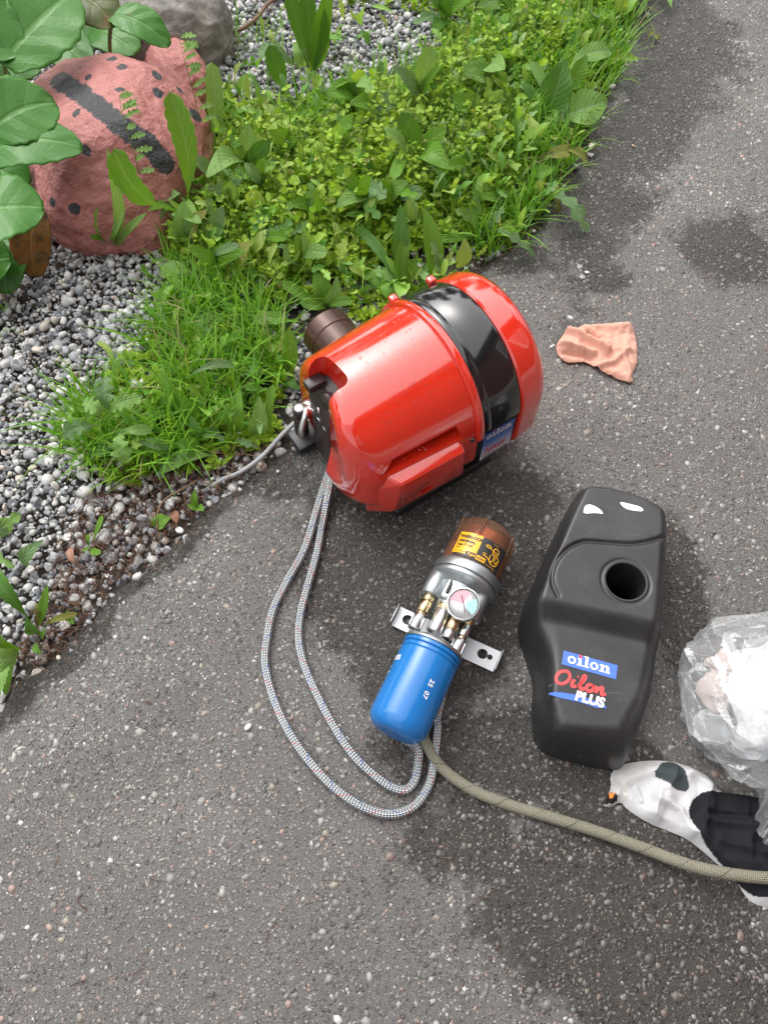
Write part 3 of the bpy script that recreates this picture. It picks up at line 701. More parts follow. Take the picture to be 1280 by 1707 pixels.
filt = empty('oil_filter_assembly', (fo.x, fo.y, 0), FA, 'blue oil filter canister with amber-domed de-aerator, dial gauge and brass fittings', 'oil filter')
def fl(V, F): return [Vector((v[0], v[1], v[2]+FZ-0.004*(1-min(1, max(0, v[0]/0.3))))) for v in V], F
def fpt(x, y, z): return Vector((x, y, z+FZ-0.004*(1-min(1, max(0, x/0.3)))))
CR = 0.0435
can = [(0.0, 0.004), (0.0, 0.020), (0.0008, 0.0285), (0.004, 0.0350), (0.009, 0.0395), (0.0145, 0.0425), (0.020, CR), (0.118, CR), (0.1195, CR-0.0015), (0.121, CR), (0.1255, CR), (0.127, CR-0.002), (0.1285, CR+0.0005), (0.133, CR+0.0005), (0.1345, CR-0.001)]
cano = autosmooth(mk('canister', *fl(*lathe(can, 64)), M_BLUE, filt), 40); cano['label'] = 'blue painted filter canister with white print'
def canmap(u, v, lift):
    """u metres along towards the canister's bottom, v metres round it"""
    a = v/CR; x = u; r_ = CR+lift
    return fpt(x, r_*math.sin(a), r_*math.cos(a))
m = text2d('25  07', 0.010, 0.0002, 0, 1.1)
decal('date_print', ([(0.083-x, -y) for x, y in m[0]], m[1]), lambda u, v, l: canmap(u, v-0.018, l), M_WHITE, cano, 0.0004)
k = 0.045/SW
for nm, mm, mt in (('lettering', SL, M_WHITE), ('letter_dot', SD, M_REDPRINT)):
    q = tr2(mm, 0, 0, k); decal(nm, ([(0.093+y*1.0, 0.084-x) for x, y in q[0]], q[1]), canmap, mt, cano, 0.0004)
for i, tx in enumerate(('oil filter', 'cartridge', 'no. 90')):
    m = text2d(tx, 0.0065, 0.0001); decal('small_print', ([(0.082-i*0.009+y, 0.076-x) for x, y in m[0]], m[1]), canmap, M_WHITE, cano, 0.0004)
cap = [(0.1345, CR+0.0015), (0.1375, CR+0.0022), (0.140, CR), (0.143, 0.036), (0.149, 0.024), (0.152, 0.018), (0.158, 0.016), (0.158, 0.006)]
autosmooth(mk('filter_head', *fl(*lathe(cap, 56)), M_ALU, filt), 40)
# flange and body of the de-aerator
fr = 0.0515
body = [(x-0.013, r_) for x, r_ in [(0.198, 0.010), (0.200, 0.024), (0.225, 0.030), (0.246, 0.036), (0.252, fr-0.006), (0.2545, fr-0.002), (0.257, fr), (0.2605, fr), (0.2615, fr-0.003), (0.2635, fr-0.003), (0.2645, fr+0.001), (0.276, fr+0.001), (0.2795, fr-0.001), (0.281, fr-0.005), (0.281, 0.02)]]
autosmooth(mk('housing', *fl(*lathe(body, 64)), M_ZINC, filt), 30)
def hexn(x0, x1, y, z, r_): return fl(*rod((x0, y, z), (x1, y, z), r_, 6, r_*0.08))
def bar(x0, x1, y, z, r_, n=22): return fl(*rod((x0, y, z), (x1, y, z), r_, n, 0.0012))
for y, x0 in ((0.037, 0.205), (-0.031, 0.196)): mk('port', *bar(x0, 0.243, y, 0.010, 0.0145), M_ZINC, filt)
mk('port_slot', *fl(*box((0.223, 0.014, 0.030), (0.026, 0.0065, 0.006), 0.003)), M_BLACK, filt)
mk('web', *fl(*box((0.223, 0.014, 0.024), (0.040, 0.016, 0.014), 0.004)), M_ZINC, filt)
# fittings: brass hexes, steel ferrules
for y, x1, mt in ((0.037, 0.205, M_BRASS), (-0.031, 0.196, M_STEEL)):
    f_ = mk('hose_fitting', *hexn(x1-0.010, x1+0.001, y, 0.010, 0.0095), M_BRASS, filt)
    mk('union_nut', *hexn(x1-0.029, x1-0.0105, y, 0.010, 0.0098), mt, f_)
    mk('collar', *bar(x1-0.034, x1-0.0285, y, 0.010, 0.0066), M_BRASS, f_)
    fe = mk('ferrule', *bar(x1-0.058, x1-0.0335, y, 0.010, 0.0098), M_STEEL, f_)
    for a in range(6):
        aa = a*math.pi/3; mk('crimp', *fl(*box((x1-0.046, y+0.0097*math.sin(aa), 0.010+0.0097*math.cos(aa)), (0.018, 0.0024, 0.0016), 0.0006)), M_STEEL, fe) if a in (0, 1, 5) else None
mk('centre_nut', *hexn(0.190, 0.202, 0.008, 0.014, 0.0125), M_BRASS, filt)
mk('centre_pipe', *bar(0.154, 0.191, 0.008, 0.014, 0.0120), M_STEEL, filt)
mk('gauge_nut', *hexn(0.186, 0.193, -0.013, 0.022, 0.0105), M_BRASS, filt)
mk('gauge_pipe', *bar(0.166, 0.187, -0.013, 0.020, 0.0085), M_BRASS, filt)
mk('lower_nut', *hexn(0.152, 0.167, -0.013, 0.018, 0.0095), M_STEEL, filt)
# dial gauge facing up
gc = fpt(0.203, -0.016, 0.034); gn = Vector((-0.20, 0.05, 1)).normalized()
GM = Matrix.Translation(gc) @ gn.to_track_quat('X', 'Y').to_matrix().to_4x4()
ga = autosmooth(mk('gauge', *xf(lathe([(-0.020, 0.006), (0.0, 0.006), (0.0, 0.021), (0.002, 0.0238), (0.012, 0.0245), (0.014, 0.0238), (0.0145, 0.0222), (0.012, 0.0216)], 48, caps=False), GM), M_STEEL, filt), 40)
mk('dial', *xf(lathe([(0.0120, 0.0218), (0.0121, 0.0)], 48), GM), M_DIAL, ga)
gx = GM.to_quaternion().inverted() @ (Vector((1, 0, 0)))
ref = math.atan2(gx.y, gx.z)            # angle of the assembly's long axis on the dial
def sector(a0, a1, r0, r1, x):
    V = []; F = []
    for i in range(13):
        a = ref-R(a0+(a1-a0)*i/12); V += [(x, r0*math.sin(a), r0*math.cos(a)), (x, r1*math.sin(a), r1*math.cos(a))]
    for i in range(12): F.append((2*i, 2*i+1, 2*i+3, 2*i+2))
    return xf((V, F), GM)
sgn = 1
mk('dial_sector', *sector(-10, 95, 0.002, 0.0195, 0.0124), M_PINKD, ga); mk('dial_sector', *sector(-120, -45, 0.004, 0.0195, 0.0124), M_CYAND, ga)
mk('needle', *xf(box((0.0132, 0, 0), (0.0006, 0.0010, 0.026), 0), GM @ Matrix.Rotation(-ref+R(35), 4, 'X')), M_BLACKPRINT, ga)
# amber dome with copper float, ribs and label
cup = [(0.268, 0.0478), (0.300, 0.0478), (0.330, 0.0462), (0.340, 0.0440), (0.347, 0.0385), (0.3505, 0.030), (0.352, 0.016), (0.352, 0.0)]
cupi = [(x-0.002, max(0, r_-0.0022)) for x, r_ in cup[::-1]]
cu_ = autosmooth(mk('dome', *fl(*lathe(cup+cupi[:-1], 64, caps=False)), M_AMBER, filt), 50); cu_['label'] = 'transparent amber plastic dome'
mk('float', *fl(*lathe([(0.269, 0.040), (0.330, 0.0405), (0.336, 0.036), (0.336, 0.0)], 48)), M_COPPER, filt)
for a in (-62, 8, 62, 130, 200, 270):
    q = R(a); mk('rib', *fl(*[[Vector((v.x, v.y*math.cos(q)+v.z*math.sin(q), -v.y*math.sin(q)+v.z*math.cos(q))) for v in V_] if i == 0 else V_ for i, V_ in enumerate(box((0.325, 0, 0.0462), (0.036, 0.0045, 0.0050), 0.0018))]), M_AMBER, cu_)
def lab(u, v, lift):
    """u metres round the dome (to the right when read), v metres up towards the dome's top"""
    a = -u/0.0478; r_ = 0.0482+lift; return fpt(0.2695+v, r_*math.sin(a), r_*math.cos(a))
lb = decal('label_black', patch(-0.033, 0.0, 0.046, 0.010, 18, 2), lab, M_BLACKPRINT, cu_, 0.0002); lb['label'] = 'black and yellow printed label'
decal('label_black', patch(0.002, 0.010, 0.046, 0.041, 12, 6), lab, M_BLACKPRINT, cu_, 0.0002)
decal('label_yellow', patch(-0.036, 0.010, 0.002, 0.041, 12, 6), lab, M_YELLOW, cu_, 0.0002)
decal('label_yellow', patch(-0.036, 0.004, -0.013, 0.010, 8, 2), lab, M_YELLOW, cu_, 0.0005)
for tx, sz, x, y, b in (('TIGERLOOP', 0.0068, -0.0335, 0.0310, 0.00028), ('ORIGINAL', 0.0062, -0.0335, 0.0235, 0.00025), ('Type T 110', 0.0055, -0.0335, 0.0170, 0.0002), ('Patent', 0.0032, -0.0335, 0.0125, 0.00005), ('Made in Sweden AB', 0.0026, -0.0335, 0.0065, 0.00003)):
    decal('label_text', tr2(text2d(tx, sz, b), x, y), lab, M_BLACKPRINT, lb, 0.0009)
decal('label_box', patch(-0.011, 0.002, 0.003, 0.0095, 5, 2), lab, M_BLACKPRINT, lb, 0.0007); decal('label_box', patch(0.003, 0.002, 0.018, 0.0095, 5, 2), lab, M_YELLOW, lb, 0.0007)
decal('label_text', tr2(text2d('Tiger', 0.0064, 0.0001), -0.0108, 0.0038), lab, M_YELLOW, lb, 0.0011); decal('label_text', tr2(text2d('holm', 0.0064, 0.0001), 0.0036, 0.0038), lab, M_BLACKPRINT, lb, 0.0011)
decal('label_text', tr2(text2d('www.tigerholm.se', 0.0026), 0.020, 0.002), lab, M_YELLOW, lb, 0.0008); decal('label_text', tr2(text2d('Art. No.', 0.0026), 0.020, 0.037), lab, M_YELLOW, lb, 0.0008)
for i, s in enumerate([[(0.010, 0.030), (0.014, 0.032), (0.018, 0.030), (0.014, 0.028), (0.010, 0.030)], [(0.018, 0.029), (0.024, 0.027)], [(0.024, 0.022), (0.024, 0.032), (0.032, 0.032), (0.032, 0.022), (0.024, 0.022)], [(0.024, 0.0275), (0.032, 0.0275)], [(0.025, 0.0245), (0.031, 0.0245)], [(0.010, 0.014), (0.018, 0.013), (0.022, 0.011), (0.026, 0.008), (0.032, 0.007), (0.037, 0.010), (0.038, 0.016)],
                      [(0.022, 0.020), (0.022, 0.012), (0.026, 0.010), (0.028, 0.014), (0.028, 0.020)], [(0.031, 0.020), (0.031, 0.014), (0.035, 0.012), (0.036, 0.018)], [(0.032, 0.022), (0.038, 0.020), (0.038, 0.016)], [(0.010, 0.017), (0.016, 0.017)]]):
    decal('label_drawing', stroke(s, 0.0007, 4), lab, M_YELLOW, lb, 0.0008+0.00003*i)
# aluminium wall bracket under it
def keyhole(cx, cy):
    c = mk('cut', *join(rod((cx, cy, -0.02), (cx, cy, 0.03), 0.0085, 24)), M_ALU); return c
plate = mk('bracket', *box((0.178, -0.006, 0.0045), (0.034, 0.170, 0.0022), 0), M_ALU, filt, smooth=False)
cs = []
for cy, sg in ((0.060, 1), (-0.066, -1)):
    for p, r_ in (((0.180, cy, 0), 0.0080), ((0.180, cy-0.012, 0), 0.0042)):
        c = mk('cut', *rod((p[0], p[1], -0.02), (p[0], p[1], 0.03), r_, 24), M_ALU, filt); cs.append(c)
boolean(plate, cs)
for cy in (0.0805, -0.0925): mk('bracket_flange', *box((0.178, cy, 0.0115), (0.034, 0.0022, 0.017), 0.0004, 1), M_ALU, plate)

mk('bracket_stem', *box((0.208, -0.004, 0.030), (0.060, 0.036, 0.050), 0.004), M_ZINC, filt)

# ---------------------------------------------------------------- hoses
def braid(name, base, base2, tr1, tr2_, N=9, K=95.0, pitch=0.030, metal=0.75):
    t = NT(name); uv = t.n('UVMap').outputs[0]; s = t.n('SeparateXYZ', {'Vector': uv}); u, v = s.outputs[0], s.outputs[1]
    a = t.math('MULTIPLY_ADD', v, K, t.math('MULTIPLY', u, N)); b = t.math('SUBTRACT', t.math('MULTIPLY', u, N), t.math('MULTIPLY', v, K))
    sa = t.math('SINE', t.math('MULTIPLY', a, 2*math.pi)); sb = t.math('SINE', t.math('MULTIPLY', b, 2*math.pi))
    h = t.math('MULTIPLY_ADD', t.math('MULTIPLY', sa, sb), 0.5, 0.5)
    c = t.mix(t.math('POWER', h, 0.7), base2, base); c = t.mix(t.math('MULTIPLY', t.noise(50, 3), 0.3), c, base2)
    for sg, cl, off in ((1, tr1, 0.0), (-1, tr2_, 0.35)):
        ph = t.math('FRACT', t.math('ADD', t.math('MULTIPLY_ADD', v, sg/pitch, off), u))
        m = t.math('MULTIPLY', t.math('LESS_THAN', ph, 0.05), t.math('GREATER_THAN', (sb if sg > 0 else sa), 0.25))
        c = t.mix(m, c, cl)
    return t.done(t.bsdf(Base_Color=c, Roughness=0.30 if metal > 0.5 else 0.7, Metallic=metal, Normal=t.bump(h, 1.0, 0.0014)))
M_BRAID = braid('steel_braid', (0.66, 0.69, 0.70), (0.15, 0.17, 0.18), (0.50, 0.02, 0.02), (0.03, 0.10, 0.42), N=7, K=120.0, pitch=0.050, metal=0.85)
M_TAN = braid('textile_braid', (0.30, 0.285, 0.215), (0.17, 0.16, 0.115), (0.02, 0.02, 0.02), (0.24, 0.225, 0.165), N=10, K=190, pitch=0.050, metal=0.0)
HR = 0.0067
def hose(name, px, head, tail, label, mat, r_=HR):
    P = list(head)+[tuple(G(x, y, z)) for x, y, z in px]+list(tail)
    V, F, UV = tube(spline(P, 9), r_, 20); return fnv(mk(name, V, F, mat, uv=UV), label, 'hose')
def fw(x, y, z):
    v = fpt(x, y, z); v.z += 0; c, s = math.cos(FA), math.sin(FA); return (fo.x+v.x*c-v.y*s, fo.y+v.x*s+v.y*c, v.z)
def fz(x, y, z):
    v = fw(x, y, 0); return (v[0], v[1], z)
bw = lambda s, y, z: (0.078+s*math.cos(BY)-y*math.sin(BY), 0.78+s*math.sin(BY)+y*math.cos(BY), z)
z = HR
hose('braided_hose', [(540, 812, 0.022), (528, 850, 0.018), (508, 915, z), (478, 970, z), (456, 1015, z), (446, 1060, z), (442, 1105, z), (453, 1155, z), (476, 1210, z), (510, 1262, z), (556, 1312, z), (607, 1346, z), (652, 1357, z), (690, 1344, z), (715, 1308, z), (724, 1262, z), (729, 1215, z)],
     [tuple(G(566, 745, 0.05)), tuple(G(552, 780, 0.034))], [fz(0.06, -0.043, 0.008), fz(0.10, -0.036, 0.009), fz(0.130, -0.033, 0.018), fw(0.1425, -0.031, -0.026), fw(0.146, -0.031, 0.004)], 'steel braided hose in the wide outer loop beside the blue filter', M_BRAID)
hose('braided_hose', [(546, 830, 0.02), (537, 875, z), (529, 920, z), (515, 970, z), (502, 1020, z), (498, 1062, z), (506, 1105, z), (527, 1155, z), (556, 1210, z), (592, 1262, z), (640, 1304, z), (672, 1317, z), (690, 1303, z), (697, 1272, z), (695, 1245, z)],
     [tuple(G(572, 750, 0.05)), tuple(G(556, 790, 0.03))], [fz(0.015, -0.004, z), fz(0.05, 0.022, z), fz(0.09, 0.034, 0.009), fz(0.130, 0.037, 0.016), fw(0.1425, 0.038, -0.026), fw(0.150, 0.037, 0.006)], 'steel braided hose in the tight inner loop beside the blue filter', M_BRAID)
hose('textile_hose', [(716, 1250, 0.009), (742, 1285, 0.009), (790, 1318, 0.009), (850, 1342, 0.009), (920, 1363, 0.010), (1000, 1388, 0.010), (1080, 1417, 0.012), (1130, 1436, 0.020), (1180, 1450, 0.028), (1240, 1460, 0.030), (1300, 1464, 0.030), (1400, 1462, 0.02), (1500, 1450, 0.012)],
     [fz(0.10, -0.030, 0.009), fz(0.04, -0.030, 0.009)], [], 'tan textile hose with black flecks leading off from the blue filter', M_TAN, 0.0079)
# ================================================================ black plastic hood
t = NT('black_hood_plastic')
sc = t.ramp(t.noise(18, 6), [(0.45, 0.0), (0.75, 1.0)]); fine = t.ramp(t.noise(240, 4), [(0.62, 0.0), (0.72, 1.0)])
c = t.mix(t.math('MULTIPLY', sc, 0.35), (0.016, 0.016, 0.018), (0.036, 0.036, 0.037)); c = t.mix(t.math('MULTIPLY', fine, 0.22), c, (0.12, 0.12, 0.115))
mp = t.n('Mapping', {'Vector': t.coord(), 'Rotation': (0, 0, 0.5), 'Scale': (18, 210, 40)}).outputs[0]
scr = t.math('MULTIPLY', t.ramp(t.noise(1.0, 3, mp), [(0.66, 0.0), (0.70, 1.0)]), t.ramp(t.noise(14, 3), [(0.5, 0.0), (0.62, 1.0)]))
c = t.mix(t.math('MULTIPLY', scr, 0.5), c, (0.20, 0.20, 0.20))
c = t.mix(t.math('MULTIPLY', t.ramp(t.noise(5, 6, None, 0.7), [(0.48, 0.0), (0.72, 1.0)]), 0.4), c, (0.085, 0.082, 0.076))
M_HOOD = t.done(t.bsdf(Base_Color=c, Roughness=t.math('MULTIPLY_ADD', t.noise(25, 5), 0.22, 0.27), Normal=t.bump(t.noise(700, 3), 0.12, 0.0006)))
HB = np.array([(.216, .232), (.234, .212), (.325, .190), (.342, .197), (.386, .29), (.415, .40), (.436, .50), (.444, .555), (.428, .576), (.345, .606), (.305, .606), (.288, .580), (.243, .490), (.210, .418), (.206, .392), (.216, .352), (.224, .318), (.217, .275)])
HB = chaikin(HB, 2)
ax = Vector((0.22, 0.975)); ay = Vector((-0.975, 0.22))
def hood_top(X):
    y = X[:, 0]*ax.x+X[:, 1]*ax.y; x = -(X[:, 0]*ay.x+X[:, 1]*ay.y)       # y along the hood, x across
    s = np.clip((y-0.418)/0.034, 0, 1); s = s*s*(3-2*s)
    return 0.096+0.026*s+0.012*(1-s)*np.clip((y-0.27)/0.14, 0, 1)*0.5
HOLE = G(1042, 970, 0.12)
GRV = np.array([tuple(G(x, y, 0.12)[:2]) for x, y in [(929, 993), (921, 975), (920, 958), (926, 938), (940, 920), (958, 908), (975, 903), (1000, 904), (1025, 906), (1048, 907), (1070, 905), (1092, 900), (1108, 893)]])
GRV = np.array([p[:2] for p in spline([(x, y, 0) for x, y in GRV], 6)])
def hood_h(X, d):
    T = hood_top(X)
    # the front and right walls lean out more than the others
    n = X-np.array([0.315, 0.40]); wl = 0.020+0.030*np.clip((n[:, 0]*0.9-n[:, 1]*0.35)/0.13, 0, 1)+0.022*np.clip((-n[:, 1]-0.12)/0.08, 0, 1)
    q = np.clip(d/wl, 0, 1); h = T*(1-(1-q)**2.6)**(1/2.2)
    g = np.full(len(X), 1e9)
    for a in GRV: g = np.minimum(g, np.hypot(X[:, 0]-a[0], X[:, 1]-a[1]))
    h = h-0.0045*np.exp(-(g/0.0028)**2)
    hr = np.hypot(X[:, 0]-HOLE.x, X[:, 1]-HOLE.y)
    h = h-0.0015*np.exp(-((hr-0.0345)/0.0022)**2)
    ng = np.hypot((X[:, 0]-0.216)/0.014, (X[:, 1]-0.335)/0.03); h = h-0.03*np.exp(-ng**2)*q
    return h
V, F, _, _ = field(HB, 0.0017, hood_h, (HOLE.x, HOLE.y, 0.0296))
hood = empty('burner_hood', (0.31, 0.40, 0), 0, 'black plastic hood with a round hole, lettering and torn sticker scraps', 'plastic hood')
shift = lambda V: np.asarray([tuple(v) for v in V])-np.array([0.31, 0.40, 0])
mk('shell', shift(V), F, M_HOOD, hood)
ht = float(hood_top(np.array([[HOLE.x, HOLE.y]]))[0])
HM = Matrix.Translation((HOLE.x, HOLE.y, ht)) @ Matrix.Rotation(R(-90), 4, 'Y')
rimp = [(-0.085, 0.026), (-0.004, 0.0278), (0.0008, 0.0284), (0.0016, 0.0295), (0.0012, 0.0312), (-0.0015, 0.0318)]
Vr, Fr = xf(lathe(rimp, 56, caps=False), HM); autosmooth(mk('spout_rim', shift(Vr), Fr, M_HOOD, hood), 50)
Vr, Fr = xf(lathe([(-0.084, 0.027), (-0.084, 0.0)], 40), HM); mk('inner_floor', shift(Vr), Fr, M_BLACK, hood)
def on_hood(u, v, lift):
    """u across (to the right when read), v up, in metres, from the middle of the lettering"""
    c = G(974, 1120, 0.098); p = Vector((c.x, c.y))+Vector((0.955, -0.28))*u+Vector((0.24, 0.97))*v
    z = float(hood_h(np.array([[p.x, p.y]]), np.array([0.06]))[0]); return Vector((p.x-0.31, p.y-0.40, z+lift))
pl_ = decal('plate', patch(-0.033, 0.001, 0.043, 0.021, 12, 4), on_hood, M_BLUEPRINT, hood, 0.0006); pl_['label'] = 'blue plate reading oilon in white'
k = 0.060/SW
decal('lettering', tr2(SL, -0.026, 0.0055, k), on_hood, M_WHITE, pl_, 0.0012); decal('letter_dot', tr2(SD, -0.026, 0.0055, k), on_hood, M_REDPRINT, pl_, 0.0012)
SCR = [[(0.62, 1.62), (0.25, 1.35), (0.0, 0.7), (0.12, 0.12), (0.55, 0.05), (1.0, 0.55), (1.12, 1.2), (0.9, 1.62), (0.62, 1.62)], [(1.55, 0.95), (1.38, 0.35), (1.5, 0.05), (1.8, 0.3)], [(1.78, 1.32), (1.86, 1.42)],
       [(1.95, 0.35), (2.35, 1.1), (2.45, 1.6), (2.3, 1.65), (2.15, 0.9), (2.1, 0.2), (2.3, 0.05), (2.55, 0.3)], [(3.05, 0.85), (2.75, 0.75), (2.65, 0.3), (2.85, 0.05), (3.15, 0.25), (3.2, 0.7), (3.05, 0.85), (3.25, 0.72), (3.45, 0.75)],
       [(3.6, 0.85), (3.5, 0.4), (3.45, 0.05)], [(3.52, 0.35), (3.85, 0.85), (4.02, 0.75), (3.92, 0.25), (4.05, 0.05), (4.3, 0.3)]]
for i, s in enumerate(SCR):
    o = tr2(stroke([(x, y*0.74) for x, y in s], 0.135, 8), -0.0375, -0.0265, 0.0160); decal('script_letter', o, on_hood, M_REDPRINT, hood, 0.0008+0.00012*i)
sw = [(-0.047, -0.0405), (-0.044, -0.0375), (-0.040, -0.0375), (-0.041, -0.0355), (-0.03, -0.0335), (-0.012, -0.031), (0.0, -0.0305), (0.03, -0.034), (0.033, -0.0375), (0.02, -0.0405), (-0.005, -0.0395), (-0.03, -0.041)]
decal('brush_stroke', tr2(fill2d([sw]), 0.002, -0.0045), on_hood, M_BLUEPRINT, hood, 0.0007)
m = text2d('PLUS', 0.0180, 0.0009, 0.12, 1.02); decal('lettering', tr2(m, -0.009, -0.0425), on_hood, M_WHITE, hood, 0.0018)
def scrap(px):
    P = chaikin(np.array([tuple(G(x, y, 0.122)[:2]) for x, y in px]), 1)
    m = fill2d([[tuple(p) for p in P]])
    return [(x-0.31, y-0.40, float(hood_h(np.array([[x, y]]), np.array([0.06]))[0])+0.0007) for x, y in m[0]], m[1]
for px in ([(972, 850), (975, 842), (985, 841), (1000, 849), (1006, 858), (993, 855), (972, 857)], [(1030, 836), (1048, 840), (1068, 845), (1073, 853), (1056, 852), (1040, 848)]):
    mk('torn_sticker', *scrap(px), M_WHITE, hood, smooth=False)['label'] = 'torn white scrap of a removed sticker'

# ================================================================ salmon pink cloth
t = NT('salmon_cloth')
uvw = t.coord('Object'); wv = t.n('TexWave', {'Scale': 420.0, 'Distortion': 0.5, 'Vector': uvw}).outputs['Fac']
c = t.mix(t.noise(22, 4), (0.78, 0.38, 0.27), (0.82, 0.52, 0.41)); c = t.mix(t.ramp(t.noise(34, 4), [(0.6, 0), (0.8, 1)]), c, (0.68, 0.52, 0.45))
pb = t.bsdf(Base_Color=c, Roughness=0.85, Sheen_Weight=0.15, Normal=t.bump(t.math('ADD', wv, t.noise(300, 3)), 0.25, 0.0008))
tl = t.n('BsdfTranslucent', {'Color': (0.8, 0.35, 0.22)}).outputs[0]
mx = t.n('MixShader', {0: 0.22}); t.put(mx.inputs[1], pb); t.put(mx.inputs[2], tl)
M_SALMON = t.done(mx.outputs[0])
CP = chaikin(GA([(926, 575), (938, 556), (950, 547), (975, 541), (1010, 537), (1046, 533), (1058, 545), (1064, 583), (1063, 606), (1054, 620), (1056, 637), (1030, 629), (1003, 617), (988, 606), (975, 600), (950, 602), (938, 597), (928, 585)], 0.012), 1)
def ridge(X, pts, w, h):
    P = GA(pts, 0.012); g = np.full(len(X), 1e9)
    for a, b in zip(P[:-1], P[1:]):
        d = b-a; tt = np.clip(((X-a)@d)/(d@d), 0, 1); g = np.minimum(g, np.hypot(*(X-a-tt[:, None]*d).T))
    return h*np.exp(-(g/w)**2)
def cloth_h(X, d):
    h = 0.003+0.010*(1-np.exp(-d/0.010))+0.006*(fbm(X, 28, 3, 4)-0.5)
    h += ridge(X, [(945, 552), (970, 565), (995, 578), (1012, 588)], 0.007, 0.017)+ridge(X, [(935, 574), (960, 582), (988, 590)], 0.006, 0.012)+ridge(X, [(975, 545), (1010, 548), (1045, 545)], 0.010, 0.010)
    h -= ridge(X, [(980, 555), (1002, 572), (1016, 582)], 0.0035, 0.012)+ridge(X, [(940, 588), (965, 592), (985, 598)], 0.004, 0.008)
    h += ridge(X, [(1000, 610), (1022, 605), (1045, 585)], 0.006, 0.010)+ridge(X, [(1030, 575), (1040, 600), (1050, 625)], 0.004, 0.007)+0.0025*(fbm(X, 110, 2, 8)-0.5)+0.0055*(1-np.abs(2*fbm(X, 34, 3, 41)-1))**2
    return np.maximum(h, 0.0015)
V, F, _, _ = field(CP, 0.0016, cloth_h)
def thick(o, th):
    m = o.modifiers.new('thickness', 'SOLIDIFY'); m.thickness = th; m.offset = -1; return o
o = mk('cloth', V, F, M_SALMON); thick(o, 0.0006)
fnv(o, 'crumpled salmon pink cleaning cloth lying on the asphalt', 'cloth')

# ================================================================ white garment with dark patches
t = NT('spotted_fabric'); ca = t.n('Attribute', attribute_name='Col').outputs['Color']
c = t.mix(t.math('MULTIPLY', t.noise(60, 4), 0.5), ca, t.mix(1.0, ca, (0.72, 0.72, 0.71), 'MULTIPLY'))
M_FAB = t.done(t.bsdf(Base_Color=c, Roughness=0.95, Specular_IOR_Level=0.15, Normal=t.bump(t.math('ADD', t.noise(900, 3), t.noise(120, 3)), 0.6, 0.0016)))
GP = chaikin(GA([(1012, 1335), (1022, 1308), (1019, 1292), (1030, 1274), (1060, 1268), (1095, 1265), (1125, 1268), (1160, 1278), (1190, 1296), (1202, 1320), (1240, 1322), (1275, 1330), (1340, 1325), (1420, 1340), (1420, 1500), (1330, 1512), (1285, 1512), (1262, 1508), (1245, 1492), (1232, 1468), (1200, 1440), (1175, 1418), (1150, 1398), (1118, 1384), (1085, 1372), (1048, 1348), (1038, 1335), (1026, 1340), (1020, 1345), (1008, 1342)], 0.012), 1)
def gar_h(X, d):
    h = 0.002+0.007*(1-np.exp(-d/0.008))+0.009*(fbm(X, 18, 3, 14)-0.5)*np.clip(d/0.02, 0, 1)+0.004*(1-np.abs(2*fbm(X, 34, 3, 6)-1))*np.clip(d/0.01, 0, 1)
    h += ridge(X, [(1045, 1300), (1085, 1285), (1120, 1290)], 0.010, 0.008)+ridge(X, [(1060, 1315), (1068, 1335)], 0.003, 0.005)+ridge(X, [(1170, 1365), (1230, 1375), (1300, 1380)], 0.006, 0.007)
    h += 0.017*(1-np.abs(2*fbm(X@np.array([(1.0, 0.4), (-0.5, 0.7)]), 15, 3, 91)-1))**3*np.clip(d/0.012, 0, 1)+ridge(X, [(1090, 1330), (1130, 1350), (1150, 1385)], 0.005, 0.006)+ridge(X, [(1200, 1400), (1260, 1420), (1320, 1410)], 0.006, 0.007)+ridge(X, [(1150, 1285), (1175, 1310)], 0.005, 0.005)
    h -= ridge(X, [(1175, 1355), (1240, 1362), (1280, 1362)], 0.004, 0.006)+ridge(X, [(1022, 1300), (1040, 1320)], 0.003, 0.004)
    return np.maximum(h, 0.0015)
V, F, X2, _ = field(GP, 0.0011, gar_h)
colr = np.tile((0.58, 0.58, 0.59), (len(X2), 1))
def zone(px, c, w=0.0015):
    d, _ = sdf(chaikin(GA(px, 0.014), 1), X2); m = d+0.0012*(vnoise(X2, 500, 2)-0.5) > 0; colr[m] = c
zone([(1000, 1345), (1022, 1260), (1105, 1262), (1086, 1285), (1062, 1300), (1046, 1305), (1050, 1340), (1030, 1350)], (0.55, 0.54, 0.52))
zone([(1084, 1292), (1096, 1276), (1112, 1267), (1130, 1271), (1140, 1295), (1147, 1321), (1120, 1319), (1104, 1304)], (0.055, 0.068, 0.072))
zone([(1143, 1352), (1153, 1332), (1170, 1320), (1215, 1318), (1440, 1310), (1440, 1480), (1272, 1498), (1250, 1490), (1225, 1462), (1172, 1405), (1152, 1376)], (0.018, 0.018, 0.022))
zone([(1005, 1340), (1016, 1318), (1030, 1322), (1030, 1338)], (0.018, 0.018, 0.02))
gar = empty('spotted_garment', (X2[:, 0].mean(), X2[:, 1].mean(), 0), 0, 'white fabric garment with black and grey patches lying under the tan hose', 'garment')
gv = np.array(V)-np.array([gar.location.x, gar.location.y, 0])
mk('fabric', gv, F, M_FAB, gar, col=colr)
cx, cy = (G(1019, 1327, 0.006)[:2]); M_ORANGE = simple('orange_tab', (0.80, 0.20, 0.02), 0.6)
o = mk('orange_tab', *box((cx-gar.location.x, cy-gar.location.y, 0.0095), (0.009, 0.0075, 0.002), 0.0006), M_ORANGE, gar)

